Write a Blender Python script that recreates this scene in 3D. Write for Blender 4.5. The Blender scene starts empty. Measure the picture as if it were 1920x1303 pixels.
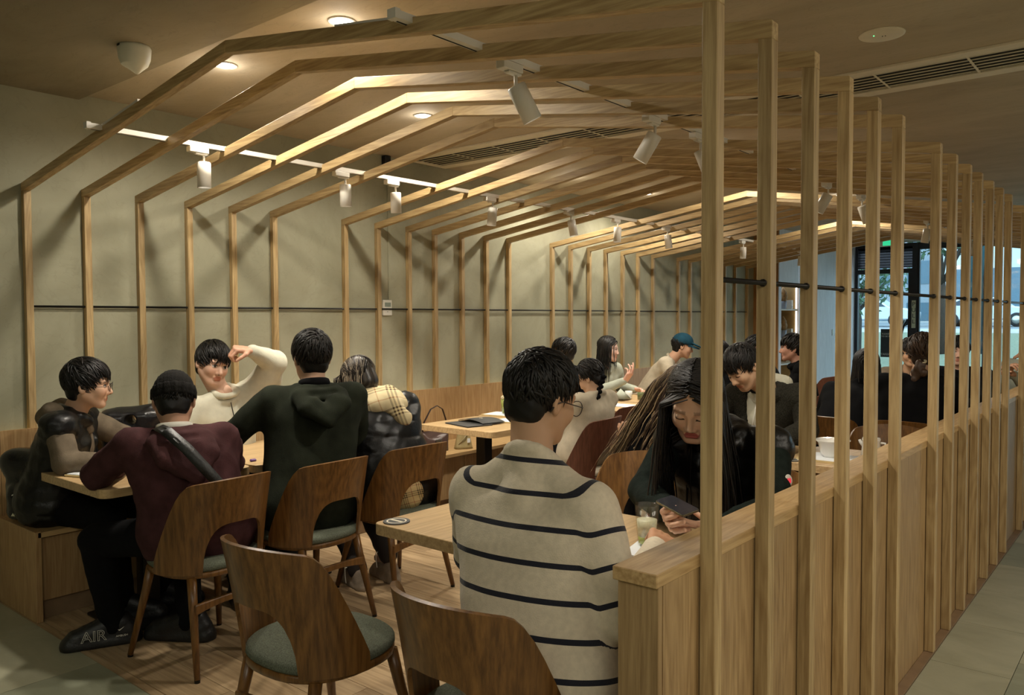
import bpy, math, random
import numpy as np
from mathutils import Matrix, Vector
random.seed(7); RNG = np.random.default_rng(7)
R = math.radians
scn = bpy.context.scene
COL = scn.collection

# ------------------------------------------------------------ camera, world, exposure, big lights
cam_d = bpy.data.cameras.new('camera'); cam = bpy.data.objects.new('camera', cam_d); COL.objects.link(cam)
cam_d.sensor_width = 36.0; cam_d.lens = 1504.3 / 1920 * 36; cam_d.clip_start = 0.05; cam_d.clip_end = 200
YAW, PIT, ROL = 0.6923, 0.0365, -0.0043
F = Vector((-math.sin(YAW) * math.cos(PIT), math.cos(YAW) * math.cos(PIT), -math.sin(PIT)))
Rt = Vector((math.cos(YAW), math.sin(YAW), 0)); Up = Rt.cross(F)
R2 = Rt * math.cos(ROL) + Up * math.sin(ROL); U2 = -Rt * math.sin(ROL) + Up * math.cos(ROL)
cam.matrix_world = Matrix(((R2.x, U2.x, -F.x, 4.9043), (R2.y, U2.y, -F.y, -1.6941), (R2.z, U2.z, -F.z, 1.5), (0, 0, 0, 1)))
scn.camera = cam
scn.view_settings.view_transform = 'Standard'; scn.view_settings.look = 'None'
scn.view_settings.exposure = 0.48; scn.view_settings.gamma = 1.0; scn.view_settings.use_curve_mapping = False

world = bpy.data.worlds.new('sky'); scn.world = world; world.use_nodes = True
wn = world.node_tree.nodes; wn['Background'].inputs[0].default_value = (0.62, 0.80, 1.0, 1)
wn['Background'].inputs[1].default_value = 2.6

def lamp(kind, name, loc, energy, color=(1, .86, .68), target=None, **kw):
    d = bpy.data.lights.new(name, kind); d.energy = energy; d.color = color
    for k, v in kw.items(): setattr(d, k, v)
    o = bpy.data.objects.new(name, d); COL.objects.link(o); o.location = loc
    if target is not None:
        o.rotation_euler = (Vector(target) - Vector(loc)).to_track_quat('-Z', 'Y').to_euler()
    return o
# unseen area lights added as ambient fill (behind and to the right of the camera)
lamp('AREA', 'hall_fill_light', (7.2, 1.5, 2.7), 75, (1, .91, .77), (7.2, 1.5, 0), size=2.5)
lamp('AREA', 'hall_fill_light', (2.6, -3.4, 2.7), 17, (.94, 1.0, .78), (2.0, -3.2, 0), size=2.5)
lamp('AREA', 'hall_fill_light', (6.0, -2.4, 2.7), 55, (1, .94, .80), (6.0, -2.0, 0), size=2.0)

# ------------------------------------------------------------ materials
MATS = {}
def newmat(name):
    m = bpy.data.materials.new(name); m.use_nodes = True; MATS[name] = m
    return m, m.node_tree.nodes, m.node_tree.links, m.node_tree.nodes['Principled BSDF']
def N(nt, t, **kw):
    n = nt.new(t)
    for k, v in kw.items():
        if k.startswith('i'): n.inputs[int(k[1:])].default_value = v
        else: setattr(n, k, v)
    return n
def rgb(c): return (c[0], c[1], c[2], 1)
def plain(name, c, rough=.6, metal=0., var=.12, scale=14, bump=.0, bscale=120, emit=None, sheen=0, coat=0, spec=.5):
    if rough >= .9: spec = .12
    m, nt, ln, b = newmat(name)
    b.inputs['Roughness'].default_value = rough; b.inputs['Metallic'].default_value = metal
    b.inputs['Specular IOR Level'].default_value = spec
    if coat: b.inputs['Coat Weight'].default_value = coat
    if sheen: b.inputs['Sheen Weight'].default_value = sheen; b.inputs['Sheen Roughness'].default_value = .6
    tc = N(nt, 'ShaderNodeTexCoord')
    no = N(nt, 'ShaderNodeTexNoise'); no.inputs['Scale'].default_value = scale; no.inputs['Detail'].default_value = 5
    ln.new(tc.outputs['Object'], no.inputs['Vector'])
    cr = N(nt, 'ShaderNodeValToRGB'); cr.color_ramp.elements[0].position = .3; cr.color_ramp.elements[1].position = .7
    cr.color_ramp.elements[0].color = rgb([x * (1 - var) for x in c]); cr.color_ramp.elements[1].color = rgb([min(1, x * (1 + var)) for x in c])
    ln.new(no.outputs['Fac'], cr.inputs[0]); ln.new(cr.outputs[0], b.inputs['Base Color'])
    if bump:
        n2 = N(nt, 'ShaderNodeTexNoise'); n2.inputs['Scale'].default_value = bscale; n2.inputs['Detail'].default_value = 4
        ln.new(tc.outputs['Object'], n2.inputs['Vector'])
        bp = N(nt, 'ShaderNodeBump'); bp.inputs['Strength'].default_value = bump; bp.inputs['Distance'].default_value = .004
        ln.new(n2.outputs['Fac'], bp.inputs['Height']); ln.new(bp.outputs[0], b.inputs['Normal'])
    if emit:
        b.inputs['Emission Color'].default_value = rgb(emit[0]); b.inputs['Emission Strength'].default_value = emit[1]
    return m
def wood(name, dark, light, axis='Z', rough=.45, fine=1.0, cath=.35, hue=.1):
    """grain runs along the object's own axis; object random shifts tone and position"""
    m, nt, ln, b = newmat(name)
    tc = N(nt, 'ShaderNodeTexCoord'); oi = N(nt, 'ShaderNodeObjectInfo')
    sh = N(nt, 'ShaderNodeVectorMath', operation='SCALE'); sh.inputs[0].default_value = (13, 17, 11)
    ln.new(oi.outputs['Random'], sh.inputs['Scale'])
    ad = N(nt, 'ShaderNodeVectorMath', operation='ADD'); ln.new(tc.outputs['Object'], ad.inputs[0]); ln.new(sh.outputs[0], ad.inputs[1])
    sc = {'Z': (1, 1, .045), 'X': (.045, 1, 1), 'Y': (1, .045, 1)}[axis]
    mp = N(nt, 'ShaderNodeVectorMath', operation='MULTIPLY'); mp.inputs[1].default_value = sc; ln.new(ad.outputs[0], mp.inputs[0])
    n1 = N(nt, 'ShaderNodeTexNoise'); n1.inputs['Scale'].default_value = 90 * fine; n1.inputs['Detail'].default_value = 6; n1.inputs['Roughness'].default_value = .65
    ln.new(mp.outputs[0], n1.inputs['Vector'])
    sc2 = {'Z': (1, 1, .13), 'X': (.13, 1, 1), 'Y': (1, .13, 1)}[axis]
    mp2 = N(nt, 'ShaderNodeVectorMath', operation='MULTIPLY'); mp2.inputs[1].default_value = sc2; ln.new(ad.outputs[0], mp2.inputs[0])
    n2 = N(nt, 'ShaderNodeTexNoise'); n2.inputs['Scale'].default_value = 6 * fine; n2.inputs['Detail'].default_value = 2
    ln.new(mp2.outputs[0], n2.inputs['Vector'])
    mu = N(nt, 'ShaderNodeMath', operation='MULTIPLY', i1=16.0); ln.new(n2.outputs['Fac'], mu.inputs[0])
    fr = N(nt, 'ShaderNodeMath', operation='PINGPONG', i1=.5); ln.new(mu.outputs[0], fr.inputs[0])
    m1 = N(nt, 'ShaderNodeMath', operation='MULTIPLY', i1=cath); ln.new(fr.outputs[0], m1.inputs[0])
    m2 = N(nt, 'ShaderNodeMath', operation='ADD'); ln.new(n1.outputs['Fac'], m2.inputs[0]); ln.new(m1.outputs[0], m2.inputs[1])
    cr = N(nt, 'ShaderNodeValToRGB'); e = cr.color_ramp.elements; e[0].position = .38; e[1].position = .78
    e[0].color = rgb(dark); e[1].color = rgb(light)
    ln.new(m2.outputs[0], cr.inputs[0])
    hs = N(nt, 'ShaderNodeHueSaturation')
    mr = N(nt, 'ShaderNodeMapRange', i3=1 - hue, i4=1 + hue); ln.new(oi.outputs['Random'], mr.inputs[0]); ln.new(mr.outputs[0], hs.inputs['Value'])
    ln.new(cr.outputs[0], hs.inputs['Color']); ln.new(hs.outputs[0], b.inputs['Base Color'])
    b.inputs['Roughness'].default_value = rough
    bp = N(nt, 'ShaderNodeBump'); bp.inputs['Strength'].default_value = .25; bp.inputs['Distance'].default_value = .001
    ln.new(n1.outputs['Fac'], bp.inputs['Height']); ln.new(bp.outputs[0], b.inputs['Normal'])
    return m
def plaster(name, c1, c2, rough=.85, sc=1.2, vein=(0.05, .1), bump=.15, stretch=(1, 1, 1)):
    m, nt, ln, b = newmat(name)
    tc = N(nt, 'ShaderNodeTexCoord')
    mp = N(nt, 'ShaderNodeVectorMath', operation='MULTIPLY'); mp.inputs[1].default_value = stretch; ln.new(tc.outputs['Object'], mp.inputs[0])
    n1 = N(nt, 'ShaderNodeTexNoise'); n1.inputs['Scale'].default_value = sc; n1.inputs['Detail'].default_value = 9; n1.inputs['Roughness'].default_value = .6; n1.inputs['Distortion'].default_value = .8
    ln.new(mp.outputs[0], n1.inputs['Vector'])
    cr = N(nt, 'ShaderNodeValToRGB'); e = cr.color_ramp.elements; e[0].position = .33; e[1].position = .68; e[0].color = rgb(c1); e[1].color = rgb(c2)
    ln.new(n1.outputs['Fac'], cr.inputs[0])
    n2 = N(nt, 'ShaderNodeTexNoise'); n2.inputs['Scale'].default_value = sc * 3; n2.inputs['Detail'].default_value = 3; n2.inputs['Distortion'].default_value = 2
    ln.new(mp.outputs[0], n2.inputs['Vector'])
    c2r = N(nt, 'ShaderNodeValToRGB'); e = c2r.color_ramp.elements; e[0].position = .485; e[1].position = .515; e[0].color = (1, 1, 1, 1); e[1].color = (1, 1, 1, 1)
    x = e.new(.5); x.color = (1 - vein[1],) * 3 + (1,)
    ln.new(n2.outputs['Fac'], c2r.inputs[0])
    mx = N(nt, 'ShaderNodeMix', data_type='RGBA', blend_type='MULTIPLY'); mx.inputs[0].default_value = 1
    ln.new(cr.outputs[0], mx.inputs[6]); ln.new(c2r.outputs[0], mx.inputs[7]); ln.new(mx.outputs[2], b.inputs['Base Color'])
    b.inputs['Roughness'].default_value = rough
    bp = N(nt, 'ShaderNodeBump'); bp.inputs['Strength'].default_value = bump; bp.inputs['Distance'].default_value = .004
    ln.new(n1.outputs['Fac'], bp.inputs['Height']); ln.new(bp.outputs[0], b.inputs['Normal'])
    return m
def attrmat(name, rough=.5, sss=0, spec=.4):
    m, nt, ln, b = newmat(name)
    a = N(nt, 'ShaderNodeAttribute', attribute_name='Col'); ln.new(a.outputs['Color'], b.inputs['Base Color'])
    b.inputs['Roughness'].default_value = rough; b.inputs['Specular IOR Level'].default_value = spec
    if sss:
        b.inputs['Subsurface Weight'].default_value = sss; b.inputs['Subsurface Radius'].default_value = (.012, .005, .003); b.inputs['Subsurface Scale'].default_value = 1
    return m
def glass(name, c=(1, 1, 1), rough=.02, ior=1.45):
    m, nt, ln, b = newmat(name)
    b.inputs['Base Color'].default_value = rgb(c); b.inputs['Transmission Weight'].default_value = 1; b.inputs['Roughness'].default_value = rough; b.inputs['IOR'].default_value = ior
    return m
def windowglass(name, tint=(.86, .97, .97, 1)):
    m, nt, ln, b = newmat(name)
    o = [n for n in nt if n.type == 'OUTPUT_MATERIAL'][0]
    t = N(nt, 'ShaderNodeBsdfTransparent'); g = N(nt, 'ShaderNodeBsdfGlossy'); g.inputs['Roughness'].default_value = .03
    t.inputs[0].default_value = tint
    mx = N(nt, 'ShaderNodeMixShader'); mx.inputs[0].default_value = .06
    ln.new(t.outputs[0], mx.inputs[1]); ln.new(g.outputs[0], mx.inputs[2]); ln.new(mx.outputs[0], o.inputs[0]); nt.remove(b)
    return m
def stripes(name, base, line, period=.088, width=.014):
    m, nt, ln, b = newmat(name)
    a = N(nt, 'ShaderNodeAttribute', attribute_name='S')
    md = N(nt, 'ShaderNodeMath', operation='FLOORED_MODULO', i1=period); ln.new(a.outputs['Fac'], md.inputs[0])
    lt = N(nt, 'ShaderNodeMath', operation='LESS_THAN', i1=width); ln.new(md.outputs[0], lt.inputs[0])
    tc = N(nt, 'ShaderNodeTexCoord'); n1 = N(nt, 'ShaderNodeTexNoise'); n1.inputs['Scale'].default_value = 60; n1.inputs['Detail'].default_value = 6
    ln.new(tc.outputs['Object'], n1.inputs['Vector'])
    cr = N(nt, 'ShaderNodeValToRGB'); e = cr.color_ramp.elements; e[0].position = .3; e[1].position = .7; e[0].color = rgb([x * .9 for x in base]); e[1].color = rgb([x * 1.06 for x in base])
    ln.new(n1.outputs['Fac'], cr.inputs[0])
    mx = N(nt, 'ShaderNodeMix', data_type='RGBA'); ln.new(lt.outputs[0], mx.inputs[0]); ln.new(cr.outputs[0], mx.inputs[6]); mx.inputs[7].default_value = rgb(line)
    ln.new(mx.outputs[2], b.inputs['Base Color']); b.inputs['Roughness'].default_value = .9
    b.inputs['Sheen Weight'].default_value = .15
    n3 = N(nt, 'ShaderNodeTexNoise'); n3.inputs['Scale'].default_value = 260; ln.new(tc.outputs['Object'], n3.inputs['Vector'])
    bp = N(nt, 'ShaderNodeBump'); bp.inputs['Strength'].default_value = .35; bp.inputs['Distance'].default_value = .003; ln.new(n3.outputs['Fac'], bp.inputs['Height']); ln.new(bp.outputs[0], b.inputs['Normal'])
    return m
def plaid(name, base, dark, lightc, red, period=.11, rot=(0, 0, 0)):
    """woven check: bands in two object directions"""
    m, nt, ln, b = newmat(name)
    tc = N(nt, 'ShaderNodeTexCoord'); mp = N(nt, 'ShaderNodeMapping'); mp.inputs['Rotation'].default_value = rot; ln.new(tc.outputs['Object'], mp.inputs[0])
    sx = N(nt, 'ShaderNodeSeparateXYZ'); ln.new(mp.outputs[0], sx.inputs[0])
    col = None
    for ax in ('X', 'Z'):
        md = N(nt, 'ShaderNodeMath', operation='FLOORED_MODULO', i1=period); ln.new(sx.outputs[ax], md.inputs[0])
        dv = N(nt, 'ShaderNodeMath', operation='DIVIDE', i1=period); ln.new(md.outputs[0], dv.inputs[0])
        cr = N(nt, 'ShaderNodeValToRGB'); cr.color_ramp.interpolation = 'CONSTANT'; e = cr.color_ramp.elements
        e[0].position = 0; e[0].color = (1, 1, 1, 1); e[1].position = .12; e[1].color = rgb(dark)
        for p, c in ((.18, lightc), (.24, dark), (.30, lightc), (.36, dark), (.42, (1, 1, 1)), (.74, red), (.78, (1, 1, 1))):
            x = e.new(p); x.color = rgb(c)
        ln.new(dv.outputs[0], cr.inputs[0])
        if col is None: col = cr.outputs[0]
        else:
            mx = N(nt, 'ShaderNodeMix', data_type='RGBA'); mx.inputs[0].default_value = .5; ln.new(col, mx.inputs[6]); ln.new(cr.outputs[0], mx.inputs[7]); col = mx.outputs[2]
    mx = N(nt, 'ShaderNodeMix', data_type='RGBA', blend_type='MULTIPLY'); mx.inputs[0].default_value = 1; ln.new(col, mx.inputs[6]); mx.inputs[7].default_value = rgb(base)
    ln.new(mx.outputs[2], b.inputs['Base Color']); b.inputs['Roughness'].default_value = .9
    return m
def hairmat(name, c1, c2, rough=.38, dens=1.0):
    m, nt, ln, b = newmat(name)
    a = N(nt, 'ShaderNodeAttribute', attribute_name='Col'); 
    cr = N(nt, 'ShaderNodeValToRGB'); e = cr.color_ramp.elements; e[0].position = .2; e[1].position = .95; e[0].color = rgb(c1); e[1].color = rgb(c2)
    ln.new(a.outputs['Fac'], cr.inputs[0]); ln.new(cr.outputs[0], b.inputs['Base Color'])
    b.inputs['Roughness'].default_value = rough; b.inputs['Specular IOR Level'].default_value = .35
    return m

wood('oak', (.32, .205, .085), (.57, .415, .205), 'Z', .5, 1.0, .25, .14)
wood('oak_long', (.32, .205, .085), (.57, .415, .205), 'Y', .5, 1.0, .25, .1)
wood('panel_oak', (.24, .145, .06), (.42, .28, .13), 'Z', .5, 1.1, .3, .08)
wood('bench_oak', (.30, .17, .07), (.46, .30, .14), 'Z', .45, 1.1, .3, .07)
wood('bench_oak_long', (.36, .22, .09), (.56, .38, .18), 'Y', .4, 1.1, .3, .05)
wood('walnut', (.082, .034, .008), (.215, .100, .026), 'Z', .34, .8, .30, .08)
wood('walnut_x', (.12, .055, .018), (.33, .18, .06), 'X', .32, .9, .4, .1)
wood('maroon_ply', (.10, .035, .02), (.19, .075, .045), 'Z', .4, .9, .2, .08)
wood('table_oak', (.40, .26, .12), (.60, .42, .22), 'Y', .35, .9, .35, .05)
wood('plank', (.27, .18, .095), (.50, .36, .21), 'X', .33, .55, .35, .14)
wood('lilac_panel', (.62, .55, .54), (.80, .73, .72), 'Z', .5, .9, .2, .03)
wood('rust_panel', (.26, .12, .035), (.46, .25, .09), 'Z', .45, .9, .3, .03)
plaster('wall_plaster', (.285, .275, .185), (.40, .385, .275), .8, 1.3, (.05, .07), .12)
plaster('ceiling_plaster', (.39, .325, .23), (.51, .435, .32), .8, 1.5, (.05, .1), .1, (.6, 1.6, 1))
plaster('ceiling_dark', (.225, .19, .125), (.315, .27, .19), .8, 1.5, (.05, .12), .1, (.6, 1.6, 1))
plaster('stone_tile', (.31, .30, .20), (.41, .395, .275), .55, 2.2, (.05, .04), .06, (1, 2.2, 1))
plaster('stone_tile_green', (.235, .245, .165), (.31, .315, .22), .55, 2.2, (.05, .04), .06, (1, 2.2, 1))
plain('grout', (.34, .33, .26), .9); plain('grout_wood', (.50, .42, .30), .9); plain('threshold', (.24, .155, .085), .5)
plain('white_metal', (.74, .70, .62), .35, 0, .03); plain('white_paint', (.62, .57, .46), .6, 0, .03); plain('black_metal', (.022, .02, .018), .35, .6, .1); plain('black_gap', (.008, .008, .007), .8)
plain('grille', (.74, .67, .52), .45, 0, .05); plain('cone_plastic', (.60, .60, .50), .5, 0, .05)
plain('lamp_glow', (1, 1, 1), .5, emit=((1, .95, .86), 14)); plain('led_glow', (1, .9, .5), .5, emit=((1, .86, .42), 5)); plain('led_white', (1, 1, 1), .5, emit=((1, .97, .93), 3))
plain('spot_glow', (1, 1, 1), .5, emit=((1, .96, .88), 5))
plain('screen_grey', (.25, .29, .24), .3); plain('green_led', (.1, .9, .2), .4, emit=((.1, 1, .3), 2)); plain('exit_green', (.02, .35, .16), .5, emit=((.03, .55, .25), .8))
plain('seat_fabric', (.115, .125, .092), .95, 0, .35, 220, .6, 380)
attrmat('skin', .58, .08, .3); attrmat('headcap', .6)
hairmat('hair_black', (.004, .0035, .003), (.016, .012, .010), .45); hairmat('hair_brown', (.030, .016, .010), (.10, .058, .034), .42); hairmat('hair_highlight', (.035, .020, .013), (.42, .30, .17), .45)
hairmat('hair_ash', (.012, .009, .007), (.40, .33, .24), .35)
stripes('striped_knit', (.64, .56, .42), (.006, .007, .016))
plain('maroon_cotton', (.058, .024, .025), .95, 0, .25, 18, .35, 300); plain('green_cotton', (.016, .019, .012), .95, 0, .3, 14, .35, 300)
plain('white_cotton', (.56, .54, .43), .95, 0, .08, 20, .3, 300); plain('taupe_cotton', (.15, .118, .082), .95, 0, .2, 20, .3, 300)
plain('black_puffer', (.005, .005, .005), .36, 0, .2, 20, .4, 60, spec=.35); plain('black_nylon', (.009, .010, .009), .45, 0, .2, 20, .4, 90); plain('puffer_olive', (.06, .062, .045), .4, 0, .2, 20, .4, 60)
plain('black_cloth', (.004, .004, .0045), .9, 0, .2, 20, .3, 300); plain('charcoal_knit', (.011, .010, .009), .95, 0, .35, 160, .8, 240)
plain('sherpa', (.026, .024, .018), 1.0, 0, .6, 160, 1.0, 120); plain('cream_knit', (.46, .40, .30), .95, 0, .1, 20, .4, 200)
plain('teal_cotton', (.014, .055, .085), .9, 0, .2, 20, .3, 300); plain('dark_knit_green', (.011, .016, .013), .95, 0, .3, 40, .5, 250); plain('mint_cotton', (.36, .38, .31), .9, 0, .1)
plain('grey_pants', (.022, .021, .018), .9, 0, .2, 30, .4, 250); plain('tights', (.02, .014, .012), .7, 0, .1)
plain('black_rubber', (.008, .008, .008), .45, 0, .2, 40, .4, 90); plain('beige_shoe', (.30, .235, .17), .7, 0, .2, 30, .3, 200); plain('white_shoe', (.55, .52, .44), .6, 0, .1)
plain('off_white', (.72, .70, .62), .6, 0, .03); plain('paper', (.74, .77, .80), .8, 0, .02); plain('ceramic', (.72, .70, .64), .12, 0, .02, coat=.5); plain('tray_wood', (.55, .42, .2), .5)
plain('menu_black', (.055, .055, .052), .55, 0, .1); plain('menu_inner', (.01, .01, .01), .6); plain('brown_leather', (.075, .045, .038), .3, 0, .15, 20, .2, 90); plain('tan_leather', (.33, .26, .12), .4, 0, .15, 20, .3, 60)
plain('dark_strap', (.02, .010, .010), .5); plain('phone_body', (.16, .145, .10), .25, .8, .05); plain('phone_glass', (.03, .03, .035), .15); plain('silver', (.6, .58, .5), .3, .9, .05); plain('gold_wire', (.05, .04, .035), .3, .8)
plain('matcha', (.33, .38, .08), .5, 0, .3, 60); plain('foam', (.66, .58, .36), .7, 0, .2, 60, .5, 90); plain('tea', (.45, .22, .04), .3); plain('leafy', (.08, .11, .03), .7, 0, .5, 60)
plain('liquid_pale', (.62, .60, .42), .3, 0, .3, 40); plain('lime', (.36, .42, .06), .5)
windowglass('clear_glass', (.975, .975, .96, 1)); windowglass('pane_glass'); glass('lens', (1, 1, 1), .02, 1.1)
plaid('plaid_scarf', (.62, .52, .31), (.10, .06, .04), (.95, .9, .8), (.6, .35, .25), .16, (0, .5, -.78)); plaid('plaid_skirt', (.66, .50, .24), (.03, .025, .03), (1, 1, 1), (.45, .05, .04), .085, (0, .35, -.78))
plain('door_frame', (.008, .011, .018), .4, 0, .1); plain('sign_black', (.015, .02, .022), .5); plain('sign_cream', (.62, .6, .42), .6); plain('car_white', (.62, .66, .72), .25, .1, .03, coat=.6); plain('car_glass', (.03, .05, .07), .1); plain('tyre', (.01, .01, .012), .7)
plain('tail_red', (.6, .03, .05), .3, emit=((.8, .05, .08), .5)); plain('truck_grey', (.30, .34, .38), .5); plain('asphalt', (.22, .235, .25), .9, 0, .1, 4); plain('pavement', (.42, .40, .38), .9, 0, .08, 3)
plain('grass', (.21, .23, .16), .95, 0, .35, 30, .8, 90); plain('building_white', (.66, .66, .65), .8, 0, .04); plain('building_glass', (.10, .17, .22), .2); plain('bark', (.05, .04, .035), .9, 0, .3, 30, .6, 60)
plain('tree_leaf', (.045, .10, .045), .7, 0, .5, 30); plain('flag_green', (.01, .06, .07), .7); plain('yellow_sign', (.7, .42, .05), .5); plain('plush_body', (.40, .24, .10), .7, 0, .5, 30, .5, 60); plain('plush_cup', (.42, .48, .62), .5); plain('niche_back', (.32, .2, .07), .6)
plain('bag_black', (.008, .008, .009), .25, 0, .2, 20, .3, 60, coat=.3); plain('purple_wrap', (.12, .05, .2), .5); plain('cream_paint', (.5, .46, .36), .8); plain('knit_cream', (.5, .45, .3), .9)

# ------------------------------------------------------------ mesh helpers
class MB:
    def __init__(s): s.v = []; s.f = []; s.mi = []
    def add(s, vs, fs, mi=0):
        o = len(s.v); s.v += [tuple(map(float, v)) for v in vs]; s.f += [tuple(i + o for i in f) for f in fs]; s.mi += [mi] * len(fs)
    def box(s, x0, x1, y0, y1, z0, z1, mi=0):
        s.add([(x, y, z) for x in (x0, x1) for y in (y0, y1) for z in (z0, z1)],
              [(0, 1, 3, 2), (4, 6, 7, 5), (0, 4, 5, 1), (2, 3, 7, 6), (0, 2, 6, 4), (1, 5, 7, 3)], mi)
    def prism(s, poly, h0, h1, axis='Z', mi=0):
        """polygon extruded between h0 and h1 along axis"""
        n = len(poly)
        def P(a, b, h): return {'Z': (a, b, h), 'Y': (a, h, b), 'X': (h, a, b)}[axis]
        vs = [P(a, b, h0) for a, b in poly] + [P(a, b, h1) for a, b in poly]
        fs = [tuple(range(n))[::-1], tuple(range(n, 2 * n))] + [(i, (i + 1) % n, n + (i + 1) % n, n + i) for i in range(n)]
        if axis == 'Y': fs = [f[::-1] for f in fs]
        s.add(vs, fs, mi)
    def tube(s, pts, rad, n=10, cap=True, mi=0, flat=1.0):
        pts = [Vector(p) for p in pts]; m = len(pts)
        if not hasattr(rad, '__len__'): rad = [rad] * m
        prev = None; rings = []
        for i, p in enumerate(pts):
            t = (pts[min(i + 1, m - 1)] - pts[max(i - 1, 0)]).normalized()
            if prev is None: a = t.cross(Vector((0, 0, 1)) if abs(t.z) < .9 else Vector((1, 0, 0))).normalized()
            else: a = (prev - t * prev.dot(t)).normalized()
            b = t.cross(a); prev = a
            rings.append([p + a * math.cos(2 * math.pi * k / n) * rad[i] + b * math.sin(2 * math.pi * k / n) * rad[i] * flat for k in range(n)])
        vs = [v for r in rings for v in r]
        fs = [(i * n + k, i * n + (k + 1) % n, (i + 1) * n + (k + 1) % n, (i + 1) * n + k) for i in range(m - 1) for k in range(n)]
        if cap: fs += [tuple(range(n))[::-1], tuple(range((m - 1) * n, m * n))]
        s.add(vs, fs, mi)
    def lathe(s, prof, c=(0, 0, 0), n=24, mi=0, cap0=True, cap1=True):
        vs = [(c[0] + r * math.cos(2 * math.pi * k / n), c[1] + r * math.sin(2 * math.pi * k / n), c[2] + z) for r, z in prof for k in range(n)]
        m = len(prof); fs = [(i * n + k, i * n + (k + 1) % n, (i + 1) * n + (k + 1) % n, (i + 1) * n + k) for i in range(m - 1) for k in range(n)]
        if cap0: fs.append(tuple(range(n))[::-1])
        if cap1: fs.append(tuple(range((m - 1) * n, m * n)))
        s.add(vs, fs, mi)
    def ball(s, c, r, n=10, m=6, mi=0):
        r = r if hasattr(r, '__len__') else (r, r, r)
        prof = [(math.sin(math.pi * i / m), -math.cos(math.pi * i / m)) for i in range(m + 1)]
        vs = [(c[0] + r[0] * max(a, .01) * math.cos(2 * math.pi * k / n), c[1] + r[1] * max(a, .01) * math.sin(2 * math.pi * k / n), c[2] + r[2] * z) for a, z in prof for k in range(n)]
        fs = [(i * n + k, i * n + (k + 1) % n, (i + 1) * n + (k + 1) % n, (i + 1) * n + k) for i in range(m) for k in range(n)]
        s.add(vs, fs, mi)
    def mesh(s, name, mats, smooth=False):
        me = bpy.data.meshes.new(name); me.from_pydata(s.v, [], s.f)
        for m in (mats if isinstance(mats, (list, tuple)) else [mats]): me.materials.append(MATS[m])
        if any(s.mi): me.polygons.foreach_set('material_index', s.mi)
        if smooth: me.polygons.foreach_set('use_smooth', [True] * len(s.f))
        me.update(); return me
    def obj(s, name, mats, parent=None, smooth=False, loc=None, bevel=0):
        return mkobj(name, s.mesh(name, mats, smooth), parent, loc, bevel)
def mkobj(name, me, parent=None, loc=None, bevel=0):
    o = bpy.data.objects.new(name, me); COL.objects.link(o)
    if parent is not None: o.parent = parent
    if loc is not None: o.location = loc
    if bevel:
        b = o.modifiers.new('b', 'BEVEL'); b.width = bevel; b.segments = 1; b.limit_method = 'ANGLE'; b.angle_limit = R(50)
    return o
def thing(name, label, cat, loc=(0, 0, 0), rz=0, group=None):
    o = bpy.data.objects.new(name, None); COL.objects.link(o); o.location = loc; o.rotation_euler = (0, 0, rz); o.empty_display_size = .1
    return tag(o, label, cat, group)
def tag(o, label, cat, group=None):
    o['label'] = label; o['category'] = cat
    if group: o['group'] = group
    return o
def struct(o): o['kind'] = 'structure'; return o
def copy_tree(o, parent=None):
    c = o.copy(); COL.objects.link(c); c.parent = parent
    for ch in list(o.children): copy_tree(ch, c)
    return c
def dup(o, label, loc, rz=0, group=None):
    c = copy_tree(o); c['label'] = label; c.location = loc; c.rotation_euler = (0, 0, rz)
    if group: c['group'] = group
    return c
def rrect(x0, x1, y0, y1, r, n=5):
    out = []
    for cx, cy, a in ((x1 - r, y0 + r, -90), (x1 - r, y1 - r, 0), (x0 + r, y1 - r, 90), (x0 + r, y0 + r, 180)):
        out += [(cx + r * math.cos(R(a + 90 * i / n)), cy + r * math.sin(R(a + 90 * i / n))) for i in range(n + 1)]
    return out
def textobj(name, s, mat, size, mtx, parent=None, ext=.0006, spacing=1.0, bevel=0, outline=0):
    cu = bpy.data.curves.new(name, 'FONT'); cu.body = s; cu.size = size; cu.extrude = ext; cu.align_x = 'CENTER'; cu.align_y = 'CENTER'; cu.space_line = spacing
    if outline: cu.fill_mode = 'NONE'; cu.bevel_depth = outline; cu.bevel_resolution = 0; cu.extrude = 0
    t = bpy.data.objects.new(name, cu); COL.objects.link(t); dg = bpy.context.evaluated_depsgraph_get()
    me = bpy.data.meshes.new_from_object(t.evaluated_get(dg)); bpy.data.objects.remove(t)
    me.materials.clear(); me.materials.append(MATS[mat])
    o = bpy.data.objects.new(name, me); COL.objects.link(o)
    if parent: o.parent = parent
    o.matrix_local = mtx
    return o
def basis(loc, x, y):
    x = Vector(x).normalized(); z = x.cross(Vector(y)).normalized(); y = z.cross(x)
    return Matrix(((x.x, y.x, z.x, loc[0]), (x.y, y.y, z.y, loc[1]), (x.z, y.z, z.z, loc[2]), (0, 0, 0, 1)))

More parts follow.
